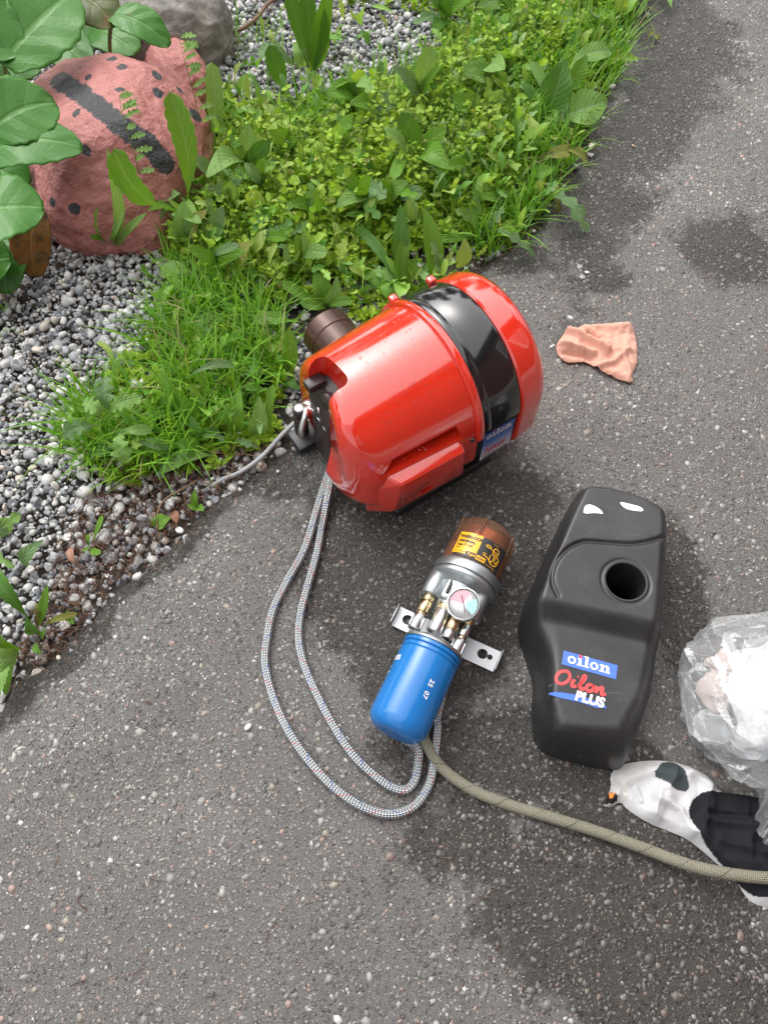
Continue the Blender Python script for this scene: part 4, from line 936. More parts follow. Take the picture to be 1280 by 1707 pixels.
# ================================================================ clear plastic bag with white contents
t = NT('clear_plastic_film')
nr = t.bump(t.math('ADD', t.noise(22, 3), t.math('MULTIPLY', t.noise(75, 2), 0.25)), 0.45, 0.006)
gl = t.n('BsdfGlossy', {'Color': (0.95, 0.96, 0.97), 'Roughness': 0.10, 'Normal': nr}).outputs[0]
hz = t.n('BsdfDiffuse', {'Color': (0.75, 0.77, 0.78)}).outputs[0]
tr = t.n('BsdfTransparent', {'Color': (0.95, 0.96, 0.96)}).outputs[0]
m1 = t.n('MixShader', {0: 0.55}); t.put(m1.inputs[1], gl); t.put(m1.inputs[2], hz)
mx = t.n('MixShader'); t.put(mx.inputs[0], t.math('MULTIPLY_ADD', t.ramp(t.noise(9, 5), [(0.45, 0.0), (0.7, 1.0)]), 0.26, 0.26)); t.put(mx.inputs[1], tr); t.put(mx.inputs[2], m1.outputs[0])
M_FILM = t.done(mx.outputs[0])
t = NT('white_wadding'); c = t.mix(t.noise(18, 4), (0.46, 0.46, 0.455), (0.56, 0.56, 0.56))
M_WAD = t.done(t.bsdf(Base_Color=c, Roughness=0.8, Normal=t.bump(t.noise(70, 5), 0.7, 0.006)))
M_PINKP = simple('pinkish_paper', (0.55, 0.45, 0.42), 0.75, var=0.2, nscale=60, bump=0.6, bscale=60)
bc = G(1335, 1165, 0.075)
bag = empty('plastic_bag', (bc.x, bc.y, 0), 0, 'clear plastic bag stuffed with white wadding beside the black hood', 'plastic bag')
SKEW = np.array([(1.0, 0.35, 0.2), (-0.3, 1.0, 0.5), (0.1, -0.6, 1.7)])
def lump(c, rad, amp, fr, seed, sub=5, flat=0.0, n2=2.3):
    V, F = ico(sub); L = np.linalg.norm(V, axis=1); U = V/L[:, None]
    r_ = 1/((np.abs(U)**n2).sum(1))**(1/n2)
    rid = 1-np.abs(2*fbm((U@SKEW)*1.0+5, fr, 4, seed)-1)
    P = U*(r_*(1+amp*(rid-0.75)))[:, None]*np.array(rad)+np.array(c)
    P[:, 2] = np.maximum(P[:, 2], flat+0.002*fbm(U+3, 9, 2, 1)); return P, F
def crumple(c, rad, n, seed, cuts=2, jit=0.05, zmin=0.004, n2=2.6):
    """taut facets with sharp creases: hull of scattered points, creases jittered inwards"""
    r_ = np.random.default_rng(seed); P = r_.normal(size=(n, 3)); P /= np.linalg.norm(P, axis=1)[:, None]; P *= (1/((np.abs(P)**n2).sum(1))**(1/n2)*r_.uniform(0.86, 1.06, n))[:, None]
    bm = bmesh.new()
    for p in P: bm.verts.new(tuple(p))
    bmesh.ops.convex_hull(bm, input=list(bm.verts)); bmesh.ops.delete(bm, geom=[v for v in bm.verts if not v.link_faces], context='VERTS')
    bmesh.ops.triangulate(bm, faces=list(bm.faces))
    for k in range(cuts): 
        bmesh.ops.subdivide_edges(bm, edges=list(bm.edges), cuts=1, use_grid_fill=True); bmesh.ops.triangulate(bm, faces=list(bm.faces))
        for v in bm.verts: v.co *= 1+jit/(k+1)*(r_.random()-0.6)
    bmesh.ops.recalc_face_normals(bm, faces=list(bm.faces)); bm.verts.index_update()
    V = np.array([v.co[:] for v in bm.verts])*np.array(rad)+np.array(c); F = [[v.index for v in f.verts] for f in bm.faces]; bm.free()
    V[:, 2] = np.maximum(V[:, 2], zmin+0.003*r_.random(len(V))); return V, F
V, F = crumple((0.0, 0.0, 0.078), (0.180, 0.122, 0.094), 70, 5, 3, 0.06)
autosmooth(mk('film', V, F, M_FILM, bag), 24)
V, F = crumple((0.036, 0.010, 0.078), (0.130, 0.100, 0.082), 60, 8, 3, 0.20, 0.008)
autosmooth(mk('white_wadding', V, F, M_WAD, bag), 35)
for i, (c, r_) in enumerate((((-0.108, 0.012, 0.062), (0.034, 0.030, 0.028)), ((-0.118, -0.030, 0.046), (0.028, 0.026, 0.024)), ((-0.086, 0.052, 0.056), (0.032, 0.024, 0.024)), ((-0.082, -0.052, 0.050), (0.030, 0.026, 0.024)))):
    V, F = crumple(c, r_, 26, 30+i, 2, 0.28, 0.006); autosmooth(mk('crumpled_paper', V, F, M_PINKP if i % 2 == 0 else M_WAD, bag), 25)
# loose skirt of film hanging over the garment
SK = [(1150, 1215, 0.05), (1200, 1250, 0.045), (1250, 1285, 0.040), (1262, 1330, 0.034), (1258, 1378, 0.030), (1272, 1404, 0.028), (1300, 1420, 0.027)]
SKt = [(1180, 1190, 0.12), (1225, 1200, 0.13), (1275, 1215, 0.13), (1310, 1230, 0.12), (1335, 1260, 0.10), (1360, 1290, 0.08), (1390, 1330, 0.05)]
A = spline([G(*p) for p in SK], 8); B = spline([G(*p) for p in SKt], 8); V = []; F = []; m_ = 24
for i, (a, b) in enumerate(zip(A, B)):
    for j in range(m_+1):
        q = j/m_; p = a.lerp(b, q); p.z += 0.010*math.sin(q*3.14)+0.006*math.sin(i*0.55+q*5)+0.003*math.sin(i*1.7-q*9); V.append((p.x-bc.x, p.y-bc.y, p.z))
for i in range(len(A)-1):
    for j in range(m_): F.append((i*(m_+1)+j, i*(m_+1)+j+1, (i+1)*(m_+1)+j+1, (i+1)*(m_+1)+j))
mk('loose_film', V, F, M_FILM, bag)

# ================================================================ boulders
t = NT('pink_painted_stone'); pm = t.n('Attribute', attribute_name='paint').outputs['Fac']
pk = t.mix(t.noise(9, 5), (0.40, 0.135, 0.12), (0.50, 0.215, 0.195)); pk = t.mix(t.ramp(t.noise(45, 5), [(0.55, 0.0), (0.75, 1.0)]), pk, (0.27, 0.075, 0.06))
bl = t.mix(t.noise(60, 4), (0.018, 0.019, 0.023), (0.05, 0.052, 0.06))
edge = t.ramp(t.math('ADD', pm, t.math('MULTIPLY', t.math('SUBTRACT', t.noise(70, 5, None, 0.7), 0.5), 0.75)), [(0.46, 0.0), (0.53, 1.0)])
c = t.mix(edge, pk, bl)
flk = t.ramp(t.noise(24, 7, None, 0.7), [(0.66, 0.0), (0.70, 1.0)]); c = t.mix(t.math('MULTIPLY', flk, 0.55), c, (0.22, 0.17, 0.14))
bh = t.math('ADD', t.noise(55, 6, None, 0.65), t.math('MULTIPLY', t.noise(190, 4), 0.5))
M_PSTONE = t.done(t.bsdf(Base_Color=c, Roughness=t.math('MULTIPLY_ADD', t.noise(40, 3), 0.2, 0.36), Normal=t.bump(bh, 0.8, 0.008)))
t = NT('grey_stone')
c = t.ramp(t.noise(16, 8, None, 0.65), [(0.3, (0.10, 0.095, 0.085)), (0.5, (0.25, 0.235, 0.21)), (0.7, (0.40, 0.37, 0.33))])
M_GSTONE = t.done(t.bsdf(Base_Color=c, Roughness=0.75, Normal=t.bump(t.noise(60, 6, None, 0.65), 0.8, 0.008)))
def ray_hit(px, py, P):
    """index of the stone's vertex seen at the pixel: nearest to the ray among the front ones"""
    a = np.array(G(px, py, 0.5)); b = np.array(G(px, py, 0.0)); d = (b-a)/np.linalg.norm(b-a)
    w = P-a; tt = w@d; e = np.linalg.norm(w-tt[:, None]*d, axis=1); k = np.where(e < 0.006)[0]
    if len(k) == 0: k = np.array([e.argmin()])
    return P[k[tt[k].argmin()]]
def boulder(name, c, rad, label, mat, seed, sub=7, paint=None, n2=2.4, amp=0.16, rz=0.0, planes=()):
    V, F = lump((0, 0, 0), rad, amp, 1.5, seed, sub, -9, n2)
    cs, sn = math.cos(rz), math.sin(rz); V = np.column_stack([V[:, 0]*cs-V[:, 1]*sn, V[:, 0]*sn+V[:, 1]*cs, V[:, 2]])
    for nx, ny, nz_, dd in planes:
        nn = np.array((nx, ny, nz_)); nn = nn/np.linalg.norm(nn); q = V@nn-dd+0.010*(fbm(V+4, 9, 3, seed+int(dd*1000))-0.5); V = V-(0.55*np.maximum(q, 0)*np.clip(q/0.05, 0, 1))[:, None]*nn
    V += (0.022*(fbm(V+2, 14, 4, seed+9)-0.5)+0.005*(fbm(V, 60, 3, seed+5)-0.5))[:, None]*V/np.linalg.norm(V, axis=1)[:, None]
    W = V+np.array(c); at = {'paint': np.zeros(len(V))}
    if paint: at['paint'] = paint(W)
    o = mk(name, V+np.array([0, 0, c[2]]), F, mat, attr=at); o.location = (c[0], c[1], 0)
    return fnv(o, label, 'boulder')
def paint_bug(W):
    m = np.zeros(len(W))
    S = [ray_hit(x, y, W) for x, y in [(95, 128), (128, 150), (160, 172), (190, 195), (215, 215), (240, 235), (262, 255), (280, 272)]]
    for a, b in zip(S[:-1], S[1:]):
        for q in np.linspace(0, 1, 12):
            p = a+(b-a)*q; m = np.maximum(m, np.clip(1.0-np.linalg.norm(W-p, axis=1)/0.041, 0, 1)*1.0)
    for x, y, r_ in [(185, 92, .0115), (201, 108, .010), (143, 124, .0085), (198, 144, .0095), (267, 124, .0105), (266, 150, .0115), (302, 146, .009), (124, 184, .009), (140, 248, .010), (128, 352, .011), (330, 190, .016), (82, 335, .009), (300, 225, .006)]:
        p = ray_hit(x, y, W); m = np.maximum(m, np.clip(1.0-0.5*np.linalg.norm(W-p, axis=1)/r_, 0, 1))
    return m
bcen = G(195, 262, 0.07)
boulder('painted_boulder', (bcen.x, bcen.y+0.02, 0.055), (0.195, 0.235, 0.165), 'big boulder painted pink with a black stripe and black dots', M_PSTONE, 41, 7, paint_bug, 2.3, 0.09, 0.1, [(-0.25, -0.1, 0.95, 0.128), (0.75, 0.05, 0.62, 0.145), (0.25, -0.8, 0.5, 0.160), (-0.7, -0.35, 0.55, 0.150), (0.9, -0.4, 0.1, 0.165), (0.0, 0.7, 0.7, 0.165)])
b2 = G(298, 135, 0.05)
boulder('painted_boulder', (b2.x, b2.y, 0.03), (0.075, 0.10, 0.095), 'smaller pink painted stone behind the striped pink boulder', M_PSTONE, 57, 6, None, 2.3, 0.08, 0.4)
b3 = G(280, 55, 0.04)
boulder('grey_boulder', (b3.x, b3.y, 0.03), (0.150, 0.135, 0.13), 'bare grey brown boulder behind the pink painted stones', M_GSTONE, 73, 6, None, 2.8, 0.14, 0.7)
# loose stones lying on the asphalt
for px, py, r_, cl, lb_ in ((978, 455, 0.0052, 'w', 'small white pebble on the asphalt above the red burner'), (414, 1212, 0.0062, 'w', 'small white pebble on the asphalt between the braided hose and the bed'), (1055, 245, 0.0065, 't', 'tan elongated pebble on the damp asphalt beside the plantain'), (300, 885, 0.008, 'w', 'white pebble at the crumbling asphalt edge near a seedling')):
    V = PV[20 if cl == 'w' else 17]*r_; V[:, 2] *= 0.6; p = G(px, py, 0)
    o = mk('pebble', V+np.array([0, 0, r_*0.32]), IF, simple('pebble_'+cl, (0.62, 0.62, 0.60) if cl == 'w' else (0.40, 0.31, 0.24), 0.5), col=None); o.location = (p.x, p.y, 0); o.rotation_euler = (0, 0, px*0.7)
    fnv(o, lb_, 'pebble', 'loose pebbles')
# ================================================================ plants
def leaf_mat(name, c1, c2, vein, rough=0.42, nv=9.0, vs_=0.5, trans=0.35, spots=None, bumpd=0.0016):
    t = NT(name); uv = t.n('UVMap').outputs[0]; s = t.n('SeparateXYZ', {'Vector': uv}); u, v = s.outputs[0], s.outputs[1]
    au = t.math('ABSOLUTE', t.math('SUBTRACT', u, 0.5))
    mid = t.ramp(au, [(0.0, 1.0), (0.022, 0.8), (0.05, 0.0)])
    w = t.math('ADD', t.math('MULTIPLY', t.math('SUBTRACT', v, t.math('MULTIPLY', au, 0.55)), nv), t.math('MULTIPLY', t.noise(25, 2), 0.35))
    sv = t.math('ABSOLUTE', t.math('SUBTRACT', t.math('FRACT', w), 0.5)); side = t.ramp(sv, [(0.0, 1.0), (0.10, 0.0)])
    vm = t.math('MAXIMUM', mid, t.math('MULTIPLY', side, vs_))
    c = t.mix(t.noise(35, 4), c1, c2)
    oi = t.n('ObjectInfo').outputs['Random']; c = t.mix(t.math('MULTIPLY', oi, 0.5), c, c2)
    if spots: c = t.mix(t.ramp(t.noise(30, 5), [(0.5, 0.0), (0.62, 1.0)]), c, spots)
    c = t.mix(t.math('MULTIPLY', t.ramp(t.noise(48, 5, None, 0.7), [(0.66, 0.0), (0.72, 1.0)]), 0.6), c, (0.16, 0.11, 0.04))
    c = t.mix(t.math('MULTIPLY', vm, 0.65), c, vein)
    h = t.math('SUBTRACT', t.math('MULTIPLY', sv, 1.2), t.math('MULTIPLY', mid, 0.6))
    pb = t.bsdf(Base_Color=c, Roughness=rough, Specular_IOR_Level=0.3, Normal=t.bump(t.math('ADD', h, t.math('MULTIPLY', t.noise(140, 3), 0.35)), 0.6, bumpd))
    tl = t.n('BsdfTranslucent'); t.put(tl.inputs[0], t.mix(1.0, c, (1.25, 1.15, 0.55), 'MULTIPLY'))
    mx = t.n('MixShader', {0: trans}); t.put(mx.inputs[1], pb); t.put(mx.inputs[2], tl.outputs[0]); return t.done(mx.outputs[0])
ML = {
 'g': leaf_mat('weed_leaf', (0.10, 0.25, 0.022), (0.16, 0.33, 0.034), (0.24, 0.36, 0.12)),
 'd': leaf_mat('dark_weed_leaf', (0.06, 0.165, 0.026), (0.09, 0.22, 0.030), (0.15, 0.26, 0.10)),
 'p': leaf_mat('pale_weed_leaf', (0.16, 0.32, 0.07), (0.23, 0.40, 0.10), (0.30, 0.42, 0.22), 0.5),
 'm': leaf_mat('grey_green_leaf', (0.11, 0.21, 0.075), (0.16, 0.27, 0.11), (0.22, 0.33, 0.17), 0.55, nv=6),
 'y': leaf_mat('wilted_leaf', (0.20, 0.25, 0.05), (0.30, 0.30, 0.07), (0.34, 0.36, 0.14), 0.6, spots=(0.08, 0.06, 0.02)),
 'b': leaf_mat('bergenia_leaf', (0.036, 0.150, 0.020), (0.070, 0.215, 0.028), (0.14, 0.30, 0.08), 0.34, nv=4.0, vs_=0.22, trans=0.14, bumpd=0.003),
 'bo': leaf_mat('bergenia_olive_leaf', (0.055, 0.085, 0.016), (0.085, 0.11, 0.02), (0.13, 0.15, 0.04), 0.35, nv=4.0, trans=0.2, spots=(0.16, 0.075, 0.02), bumpd=0.003),
 'br': leaf_mat('bergenia_brown_leaf', (0.17, 0.085, 0.02), (0.26, 0.12, 0.025), (0.25, 0.15, 0.05), 0.5, nv=4.0, trans=0.25, spots=(0.08, 0.05, 0.015), bumpd=0.003),
}
M_STEM = simple('green_stem', (0.13, 0.20, 0.05), 0.5, var=0.25); M_STEMR = simple('brown_stem', (0.16, 0.09, 0.05), 0.6, var=0.3)
def wprof(kind, v):
    if kind == 'oval': return max(0.0, math.sin(math.pi*min(1, (v*0.98+0.0)**0.85)))**0.8 if v > 0.0 else 0.06
    if kind == 'lance': return max(0.05*(1-v), (max(0, (v-0.10)/0.90)**1.25)*((1-v)**0.42)*1.95)
    if kind == 'strap': return max(0.12*(1-v), math.sin(math.pi*min(1, v**1.15))**0.75)
    if kind == 'lobed':
        f = max(0.05, (max(0, (v-0.15)/0.85)**0.8)*((1-v)**0.45)*1.7); l = abs(math.sin(v*math.pi*4.5+0.5)); return f*(0.30+0.75*l**0.8)
    if kind == 'toothed':
        f = max(0.06*(1-v), (max(0, (v-0.08)/0.92)**1.0)*((1-v)**0.40)*1.72); return f*(0.80+0.22*abs(math.sin(v*math.pi*9)))
    if kind == 'round': return (max(0, 1-(2*(v*0.94+0.05)-1)**2))**0.5*(0.86+0.14*math.sin(math.pi*v))*(1.0+0.035*math.sin(v*43))
    return 1.0
def leaf_shape(P0, P1, w, arch, kind, nrm=(0, -0.5, 0.85), fold=0.18, wave=0.05, nv=14, nu=4, seed=0, roll=0.0):
    P0 = Vector(P0); P1 = Vector(P1); D = P1-P0; L = D.length; dr = D.normalized(); N = Vector(nrm).normalized()
    N = (N-dr*N.dot(dr)).normalized(); N = Matrix.Rotation(roll, 3, dr) @ N; S = dr.cross(N); N0, S0 = N, S; V = []; UV = []; rn = random.Random(seed); ph = rn.uniform(0, 6); fr = rn.uniform(1.5, 3.0); sw = rn.uniform(-0.09, 0.09)*L; tw = rn.uniform(-0.7, 0.7) if kind != 'round' else 0.0; dp = rn.uniform(0.02, 0.12)*L if kind != 'round' else 0.01
    for i in range(nv+1):
        v = i/nv; c = P0+D*v+N0*((arch*1.5+0.25*dp)*4*v*(1-v)-0.0*dp*v)+S0*(sw*math.sin(math.pi*v)); qa = tw*(v-0.4); N = N0*math.cos(qa)+S0*math.sin(qa); S = S0*math.cos(qa)-N0*math.sin(qa); hw = 0.5*w*wprof(kind, v)
        for j in range(-nu, nu+1):
            q = j/nu; o = fold*abs(q)*hw*1.0+wave*w*q*q*math.sin(v*6.28*fr+ph+(1.7 if q > 0 else 0))
            V.append(c+S*(q*hw)+N*o); UV.append((0.5+0.5*q, v))
    m = 2*nu+1; F = [(i*m+j, i*m+j+1, (i+1)*m+j+1, (i+1)*m+j) for i in range(nv) for j in range(2*nu)]
    return V, F, UV
def pxm(px, P): return px*((P.y)*math.cos(PITCH)-(P.z-CH)*math.sin(PITCH))/FP
SEED = [100]
CHK = GA([(335, 150), (470, 170), (560, 150), (700, 105), (780, 60), (860, 60), (900, 130), (890, 250), (800, 370), (720, 390), (640, 400), (600, 440), (520, 490), (440, 480), (380, 470), (270, 410), (262, 350), (340, 285), (375, 220)], 0.03)
def LIFT(base):
    return 0.045 if inside(CHK, np.array([tuple(G(base[0], base[1], 0.03)[:2])]))[0] else 0.0
def weed(name, base, leaves, label, cat='weed', group=None, stem=True):
    lz = LIFT(base); b = G(*base); e = empty(name, (b.x, b.y, b.z), 0, label, cat, group)
    for lf in leaves:
        tip, wpx, arch, kind, mt = lf[:5]; bb = lf[5] if len(lf) > 5 and lf[5] else base; kw = lf[6] if len(lf) > 6 else {}
        SEED[0] += 1; P0 = G(bb[0], bb[1], bb[2]+lz*0.6); P1 = G(tip[0], tip[1], tip[2]+lz); w = pxm(wpx*(1.15 if lz else 1.0), (P0+P1)/2)
        big = wpx > 30; V, F, UV = leaf_shape(P0, P1, w, arch, kind, nv=28 if kind in ('lobed', 'toothed') or big else 14, nu=5 if big else 3, seed=SEED[0], **kw)
        mk('leaf', [v-b for v in V], F, ML[mt], e, uv=UV)
    return e
g0 = -0.01
# bergenia at the side of the painted boulder
def berg(items):
    b = G(-40, 330, 0.0); e = empty('bergenia', (b.x, b.y, 0), 0, 'bergenia plant with big glossy round leaves beside the painted boulder', 'plant')
    for i, (p0, p1, wpx, mt, nrm, cup) in enumerate(items):
        P0 = G(*p0); P1 = G(*p1); w = pxm(wpx, (P0+P1)/2)
        V, F, UV = leaf_shape(P0, P1, w, 0.012, 'round', nrm=nrm, fold=cup, wave=0.022, nv=26, nu=9, seed=500+i)
        l = mk('leaf', [v-b for v in V], F, ML[mt], e, uv=UV); thick(l, 0.0008)
        q = spline([Vector((P0.x-0.06, P0.y+0.05, 0.0)), Vector((P0.x-0.035, P0.y+0.03, P0.z*0.6)), P0+(P1-P0)*0.03], 6)
        V, F, UV = tube([v-b for v in q], 0.0042, 8); mk('stalk', V, F, M_STEM, l)
    return e
berg([((4, 108, .24), (122, -12, .28), 142, 'b', (0.1, -0.55, 0.8), 0.16), ((-62, 40, .26), (38, 88, .25), 112, 'b', (-0.25, -0.35, 0.9), 0.12), ((-18, 222, .24), (94, 172, .245), 116, 'b', (0.1, -0.5, 0.85), 0.10),
      ((-25, 262, .215), (138, 246, .215), 98, 'b', (0.0, -0.25, 0.97), 0.02), ((-62, 362, .20), (74, 346, .195), 140, 'b', (-0.15, -0.2, 0.95), 0.06), ((112, -8, .24), (194, 44, .23), 92, 'bo', (0.1, -0.3, 0.95), 0.05),
      ((184, 24, .24), (284, 76, .20), 62, 'b', (0.3, -0.35, 0.85), 0.05), ((62, 348, .12), (60, 462, .03), 64, 'br', (0.3, -0.8, 0.4), 0.05), ((10, 385, .08), (12, 490, .02), 78, 'b', (0.1, -0.6, 0.6), 0.05), ((30, -60, .18), (150, -30, .18), 100, 'b', (0, -0.3, 0.95), 0.1), ((-90, 150, .16), (20, 130, .16), 110, 'b', (0, -0.3, 0.95), 0.1),
      ((-60, 120, .12), (70, 110, .13), 110, 'b', (0, -0.3, 0.95), 0.08), ((60, 70, .10), (150, 110, .11), 90, 'b', (0.2, -0.3, 0.95), 0.08), ((140, 40, .09), (230, 88, .10), 80, 'b', (0.2, -0.4, 0.9), 0.08), ((-60, 280, .10), (50, 310, .10), 110, 'b', (0, -0.4, 0.9), 0.08), ((-80, 440, .08), (20, 430, .08), 110, 'b', (0, -0.4, 0.9), 0.08)])
UPR = dict(nrm=(0.1, -0.9, 0.45))
weed('broadleaf_weed', (318, 350, g0), [((283, 153, .25), 52, 0.010, 'toothed', 'g', (312, 335, 0.08), UPR), ((190, 250, .215), 66, 0.015, 'toothed', 'g', (300, 350, 0.06), dict(nrm=(-0.35, -0.6, 0.7))), ((245, 352, .05), 16, 0.01, 'strap', 'g'), ((335, 372, .06), 34, 0.01, 'oval', 'p', (305, 345, 0.01))], 'weed with two broad toothed leaves leaning against the painted boulder')
weed('broadleaf_weed', (352, 250, g0), [((353, 104, .16), 42, 0.012, 'toothed', 'p', None, UPR), ((380, 215, .10), 26, 0.015, 'lance', 'g'), ((322, 205, .05), 16, 0.01, 'lance', 'g')], 'weed with one tall pale leaf between the painted boulder and the chickweed')
weed('small_weed', (188, 412, g0), [((178, 243, .26), 19, 0.006, 'strap', 'p', None, UPR), ((163, 346, .15), 19, 0.008, 'strap', 'g'), ((212, 344, .15), 20, 0.006, 'strap', 'p'), ((246, 354, .11), 18, 0.012, 'strap', 'p'), ((150, 396, .06), 16, 0.006, 'lance', 'g'), ((200, 386, .09), 12, 0.006, 'lance', 'g')], 'small weed rooted in gravel at the foot of the painted boulder')
weed('oval_leaf_weed', (262, 470, g0), [((318, 452, .03), 34, 0.006, 'oval', 'p', (266, 456, 0.02), dict(nrm=(0, -0.15, 1))), ((235, 440, .03), 12, 0.004, 'lance', 'g')], 'single pale oval leaf lying over the gravel')
weed('strap_leaf_weed', (672, 492, g0), [((596, 378, .05), 26, 0.012, 'toothed', 'd', None), ((668, 338, .14), 27, 0.006, 'strap', 'd', None, UPR), ((682, 372, .11), 22, 0.006, 'strap', 'g', None, UPR), ((708, 348, .13), 32, 0.006, 'strap', 'g', (722, 482, g0), UPR), ((640, 425, .05), 14, 0.008, 'strap', 'g'), ((697, 420, .07), 14, 0.006, 'strap', 'g', None, UPR), ((636, 470, .02), 22, 0.01, 'strap', 'g', (662, 506, 0.0)), ((752, 462, .03), 26, 0.012, 'oval', 'g', (712, 480, 0.0)), ((588, 440, .03), 20, 0.012, 'strap', 'g'), ((620, 450, .03), 18, 0.012, 'lance', 'p')], 'weed with upright strap leaves growing just behind the black band of the burner')
weed('tall_weed', (520, 125, g0), [((552, -30, .20), 30, 0.008, 'strap', 'g', None, UPR), ((508, -45, .20), 40, 0.01, 'toothed', 'd', None, UPR), ((478, -25, .20), 36, 0.01, 'toothed', 'd', None, UPR), ((430, 85, .05), 44, 0.02, 'toothed', 'm', (500, 115, 0.02)), ((448, 75, .12), 46, 0.012, 'toothed', 'd', (470, 150, 0.0), UPR), ((490, 70, .07), 28, 0.014, 'oval', 'p', (510, 110, 0.02)), ((540, 10, .16), 20, 0.006, 'strap', 'g', None, UPR)], 'tall weed with long dark leaves standing in the far gravel')
weed('plantain', (912, 212, g0), [((940, 98, .13), 56, 0.010, 'oval', 'd', (905, 200, 0.02), dict(nrm=(-0.2, -0.8, 0.6))), ((1012, 168, .06), 58, 0.012, 'oval', 'p', (940, 192, 0.03)), ((1018, 88, .08), 32, 0.012, 'oval', 'p', (955, 100, 0.09)), ((978, 92, .10), 30, 0.010, 'oval', 'g', (940, 150, 0.06), UPR), ((884, 100, .10), 24, 0.01, 'lance', 'p', None, UPR), ((950, 208, .02), 34, 0.008, 'oval', 'm', (925, 182, 0.03)), ((870, 140, .08), 26, 0.01, 'lance', 'd'), ((895, 232, .04), 20, 0.01, 'lance', 'g')], 'plantain with broad oval leaves at the damp asphalt edge')
weed('wilted_weed', (888, 318, 0.0), [((980, 284, .008), 34, 0.020, 'toothed', 'y', (920, 250, 0.05), dict(nrm=(0.1, -0.2, 1))), ((978, 388, .012), 46, 0.018, 'lobed', 'm', (900, 318, 0.03), dict(nrm=(0.1, -0.1, 1))), ((930, 356, .012), 30, 0.016, 'lobed', 'y', (890, 305, 0.03), dict(nrm=(0.1, -0.1, 1))), ((955, 250, .05), 22, 0.012, 'strap', 'y', (900, 262, 0.05)), ((925, 282, .05), 20, 0.01, 'oval', 'g', (885, 292, 0.04))], 'wilting dandelion with yellowed spotted leaves flopped onto the asphalt')
weed('dandelion', (795, 395, g0), [((890, 428, .010), 30, 0.014, 'lobed', 'm', (815, 382, 0.03), dict(nrm=(0, -0.1, 1))), ((758, 350, .07), 26, 0.012, 'lobed', 'p'), ((840, 345, .05), 26, 0.014, 'lobed', 'm'), ((800, 300, .09), 24, 0.01, 'lobed', 'p', None, UPR), ((730, 400, .03), 20, 0.012, 'lance', 'g')], 'dandelion with jagged grey green leaves reaching over the asphalt edge')
weed('dandelion', (692, 268, 0.0), [((668, 188, .11), 40, 0.01, 'toothed', 'd', None, UPR), ((750, 282, .05), 34, 0.014, 'oval', 'g', (700, 262, 0.04)), ((640, 215, .09), 30, 0.012, 'toothed', 'p'), ((745, 215, .08), 28, 0.012, 'lance', 'g'), ((655, 300, .05), 26, 0.01, 'lance', 'g')], 'dandelion rosette open in the middle of the chickweed patch')
weed('dock_weed', (700, 160, 0.02), [((718, 75, .13), 40, 0.012, 'toothed', 'p', None, UPR), ((655, 110, .10), 28, 0.012, 'oval', 'm'), ((735, 110, .10), 26, 0.01, 'oval', 'g')], 'dock weed with one pale upright leaf in the chickweed near the far gravel')
weed('dandelion', (600, 330, 0.0), [((560, 275, .09), 34, 0.014, 'toothed', 'g'), ((645, 330, .06), 40, 0.012, 'lobed', 'm'), ((612, 290, .10), 26, 0.01, 'lance', 'g', None, UPR), ((560, 345, .06), 30, 0.012, 'oval', 'p'), ((632, 365, .04), 28, 0.01, 'lobed', 'd')], 'dandelion half buried in chickweed up the slope from the strap leaves')
weed('plantain', (405, 270, 0.02), [((415, 205, .10), 40, 0.012, 'oval', 'p', None, UPR), ((385, 240, .09), 30, 0.012, 'lance', 'd'), ((450, 235, .09), 30, 0.012, 'lance', 'd', None, UPR), ((345, 295, .06), 40, 0.016, 'oval', 'p')], 'pale plantain leaves between the boulder and the far weeds')
weed('plantain', (318, 400, 0.0), [((308, 335, .08), 40, 0.012, 'oval', 'p', None, UPR), ((372, 345, .07), 34, 0.012, 'oval', 'm', (350, 390, 0.0), UPR), ((345, 350, .07), 28, 0.012, 'oval', 'y'), ((420, 405, .05), 34, 0.012, 'oval', 'y', (400, 432, 0.02))], 'low plantain with short oval leaves under the toothed weed')
weed('broadleaf_weed', (545, 512, g0), [((524, 452, .06), 34, 0.01, 'oval', 'g', None, UPR), ((562, 462, .06), 26, 0.01, 'oval', 'p', None, UPR), ((500, 505, .03), 24, 0.012, 'lance', 'g'), ((590, 500, .03), 22, 0.012, 'lance', 'g'), ((470, 470, .05), 24, 0.012, 'lance', 'g')], 'weed with two light green leaves behind the brown blast tube')
weed('broadleaf_weed', (484, 628, g0), [((481, 544, .09), 25, 0.006, 'strap', 'g', None, UPR), ((500, 650, .02), 20, 0.01, 'oval', 'd', (488, 636, 0.0)), ((462, 590, .04), 18, 0.01, 'lance', 'g')], 'weed with one upright leaf at the open end of the burner')
weed('strap_leaf_weed', (352, 712, g0), [((268, 616, .10), 34, 0.012, 'strap', 'g', None, dict(nrm=(-0.3, -0.7, 0.6))), ((392, 612, .06), 26, 0.018, 'toothed', 'm', (310, 630, 0.09), dict(nrm=(0, -0.4, 0.9))), ((266, 790, .010), 28, 0.008, 'strap', 'p', (352, 758, 0.012), dict(nrm=(0, -0.15, 1))), ((400, 650, .08), 34, 0.012, 'oval', 'g', (398, 720, 0.0), UPR), ((432, 660, .08), 30, 0.01, 'oval', 'p', (420, 725, 0.0), UPR), ((455, 640, .09), 20, 0.008, 'lance', 'g', (455, 725, 0.0), UPR), ((375, 735, .02), 22, 0.01, 'lobed', 'm'), ((430, 745, .01), 20, 0.008, 'lobed', 'm', (390, 730, 0.0))], 'weed with long smooth leaves in the grass left of the burner')
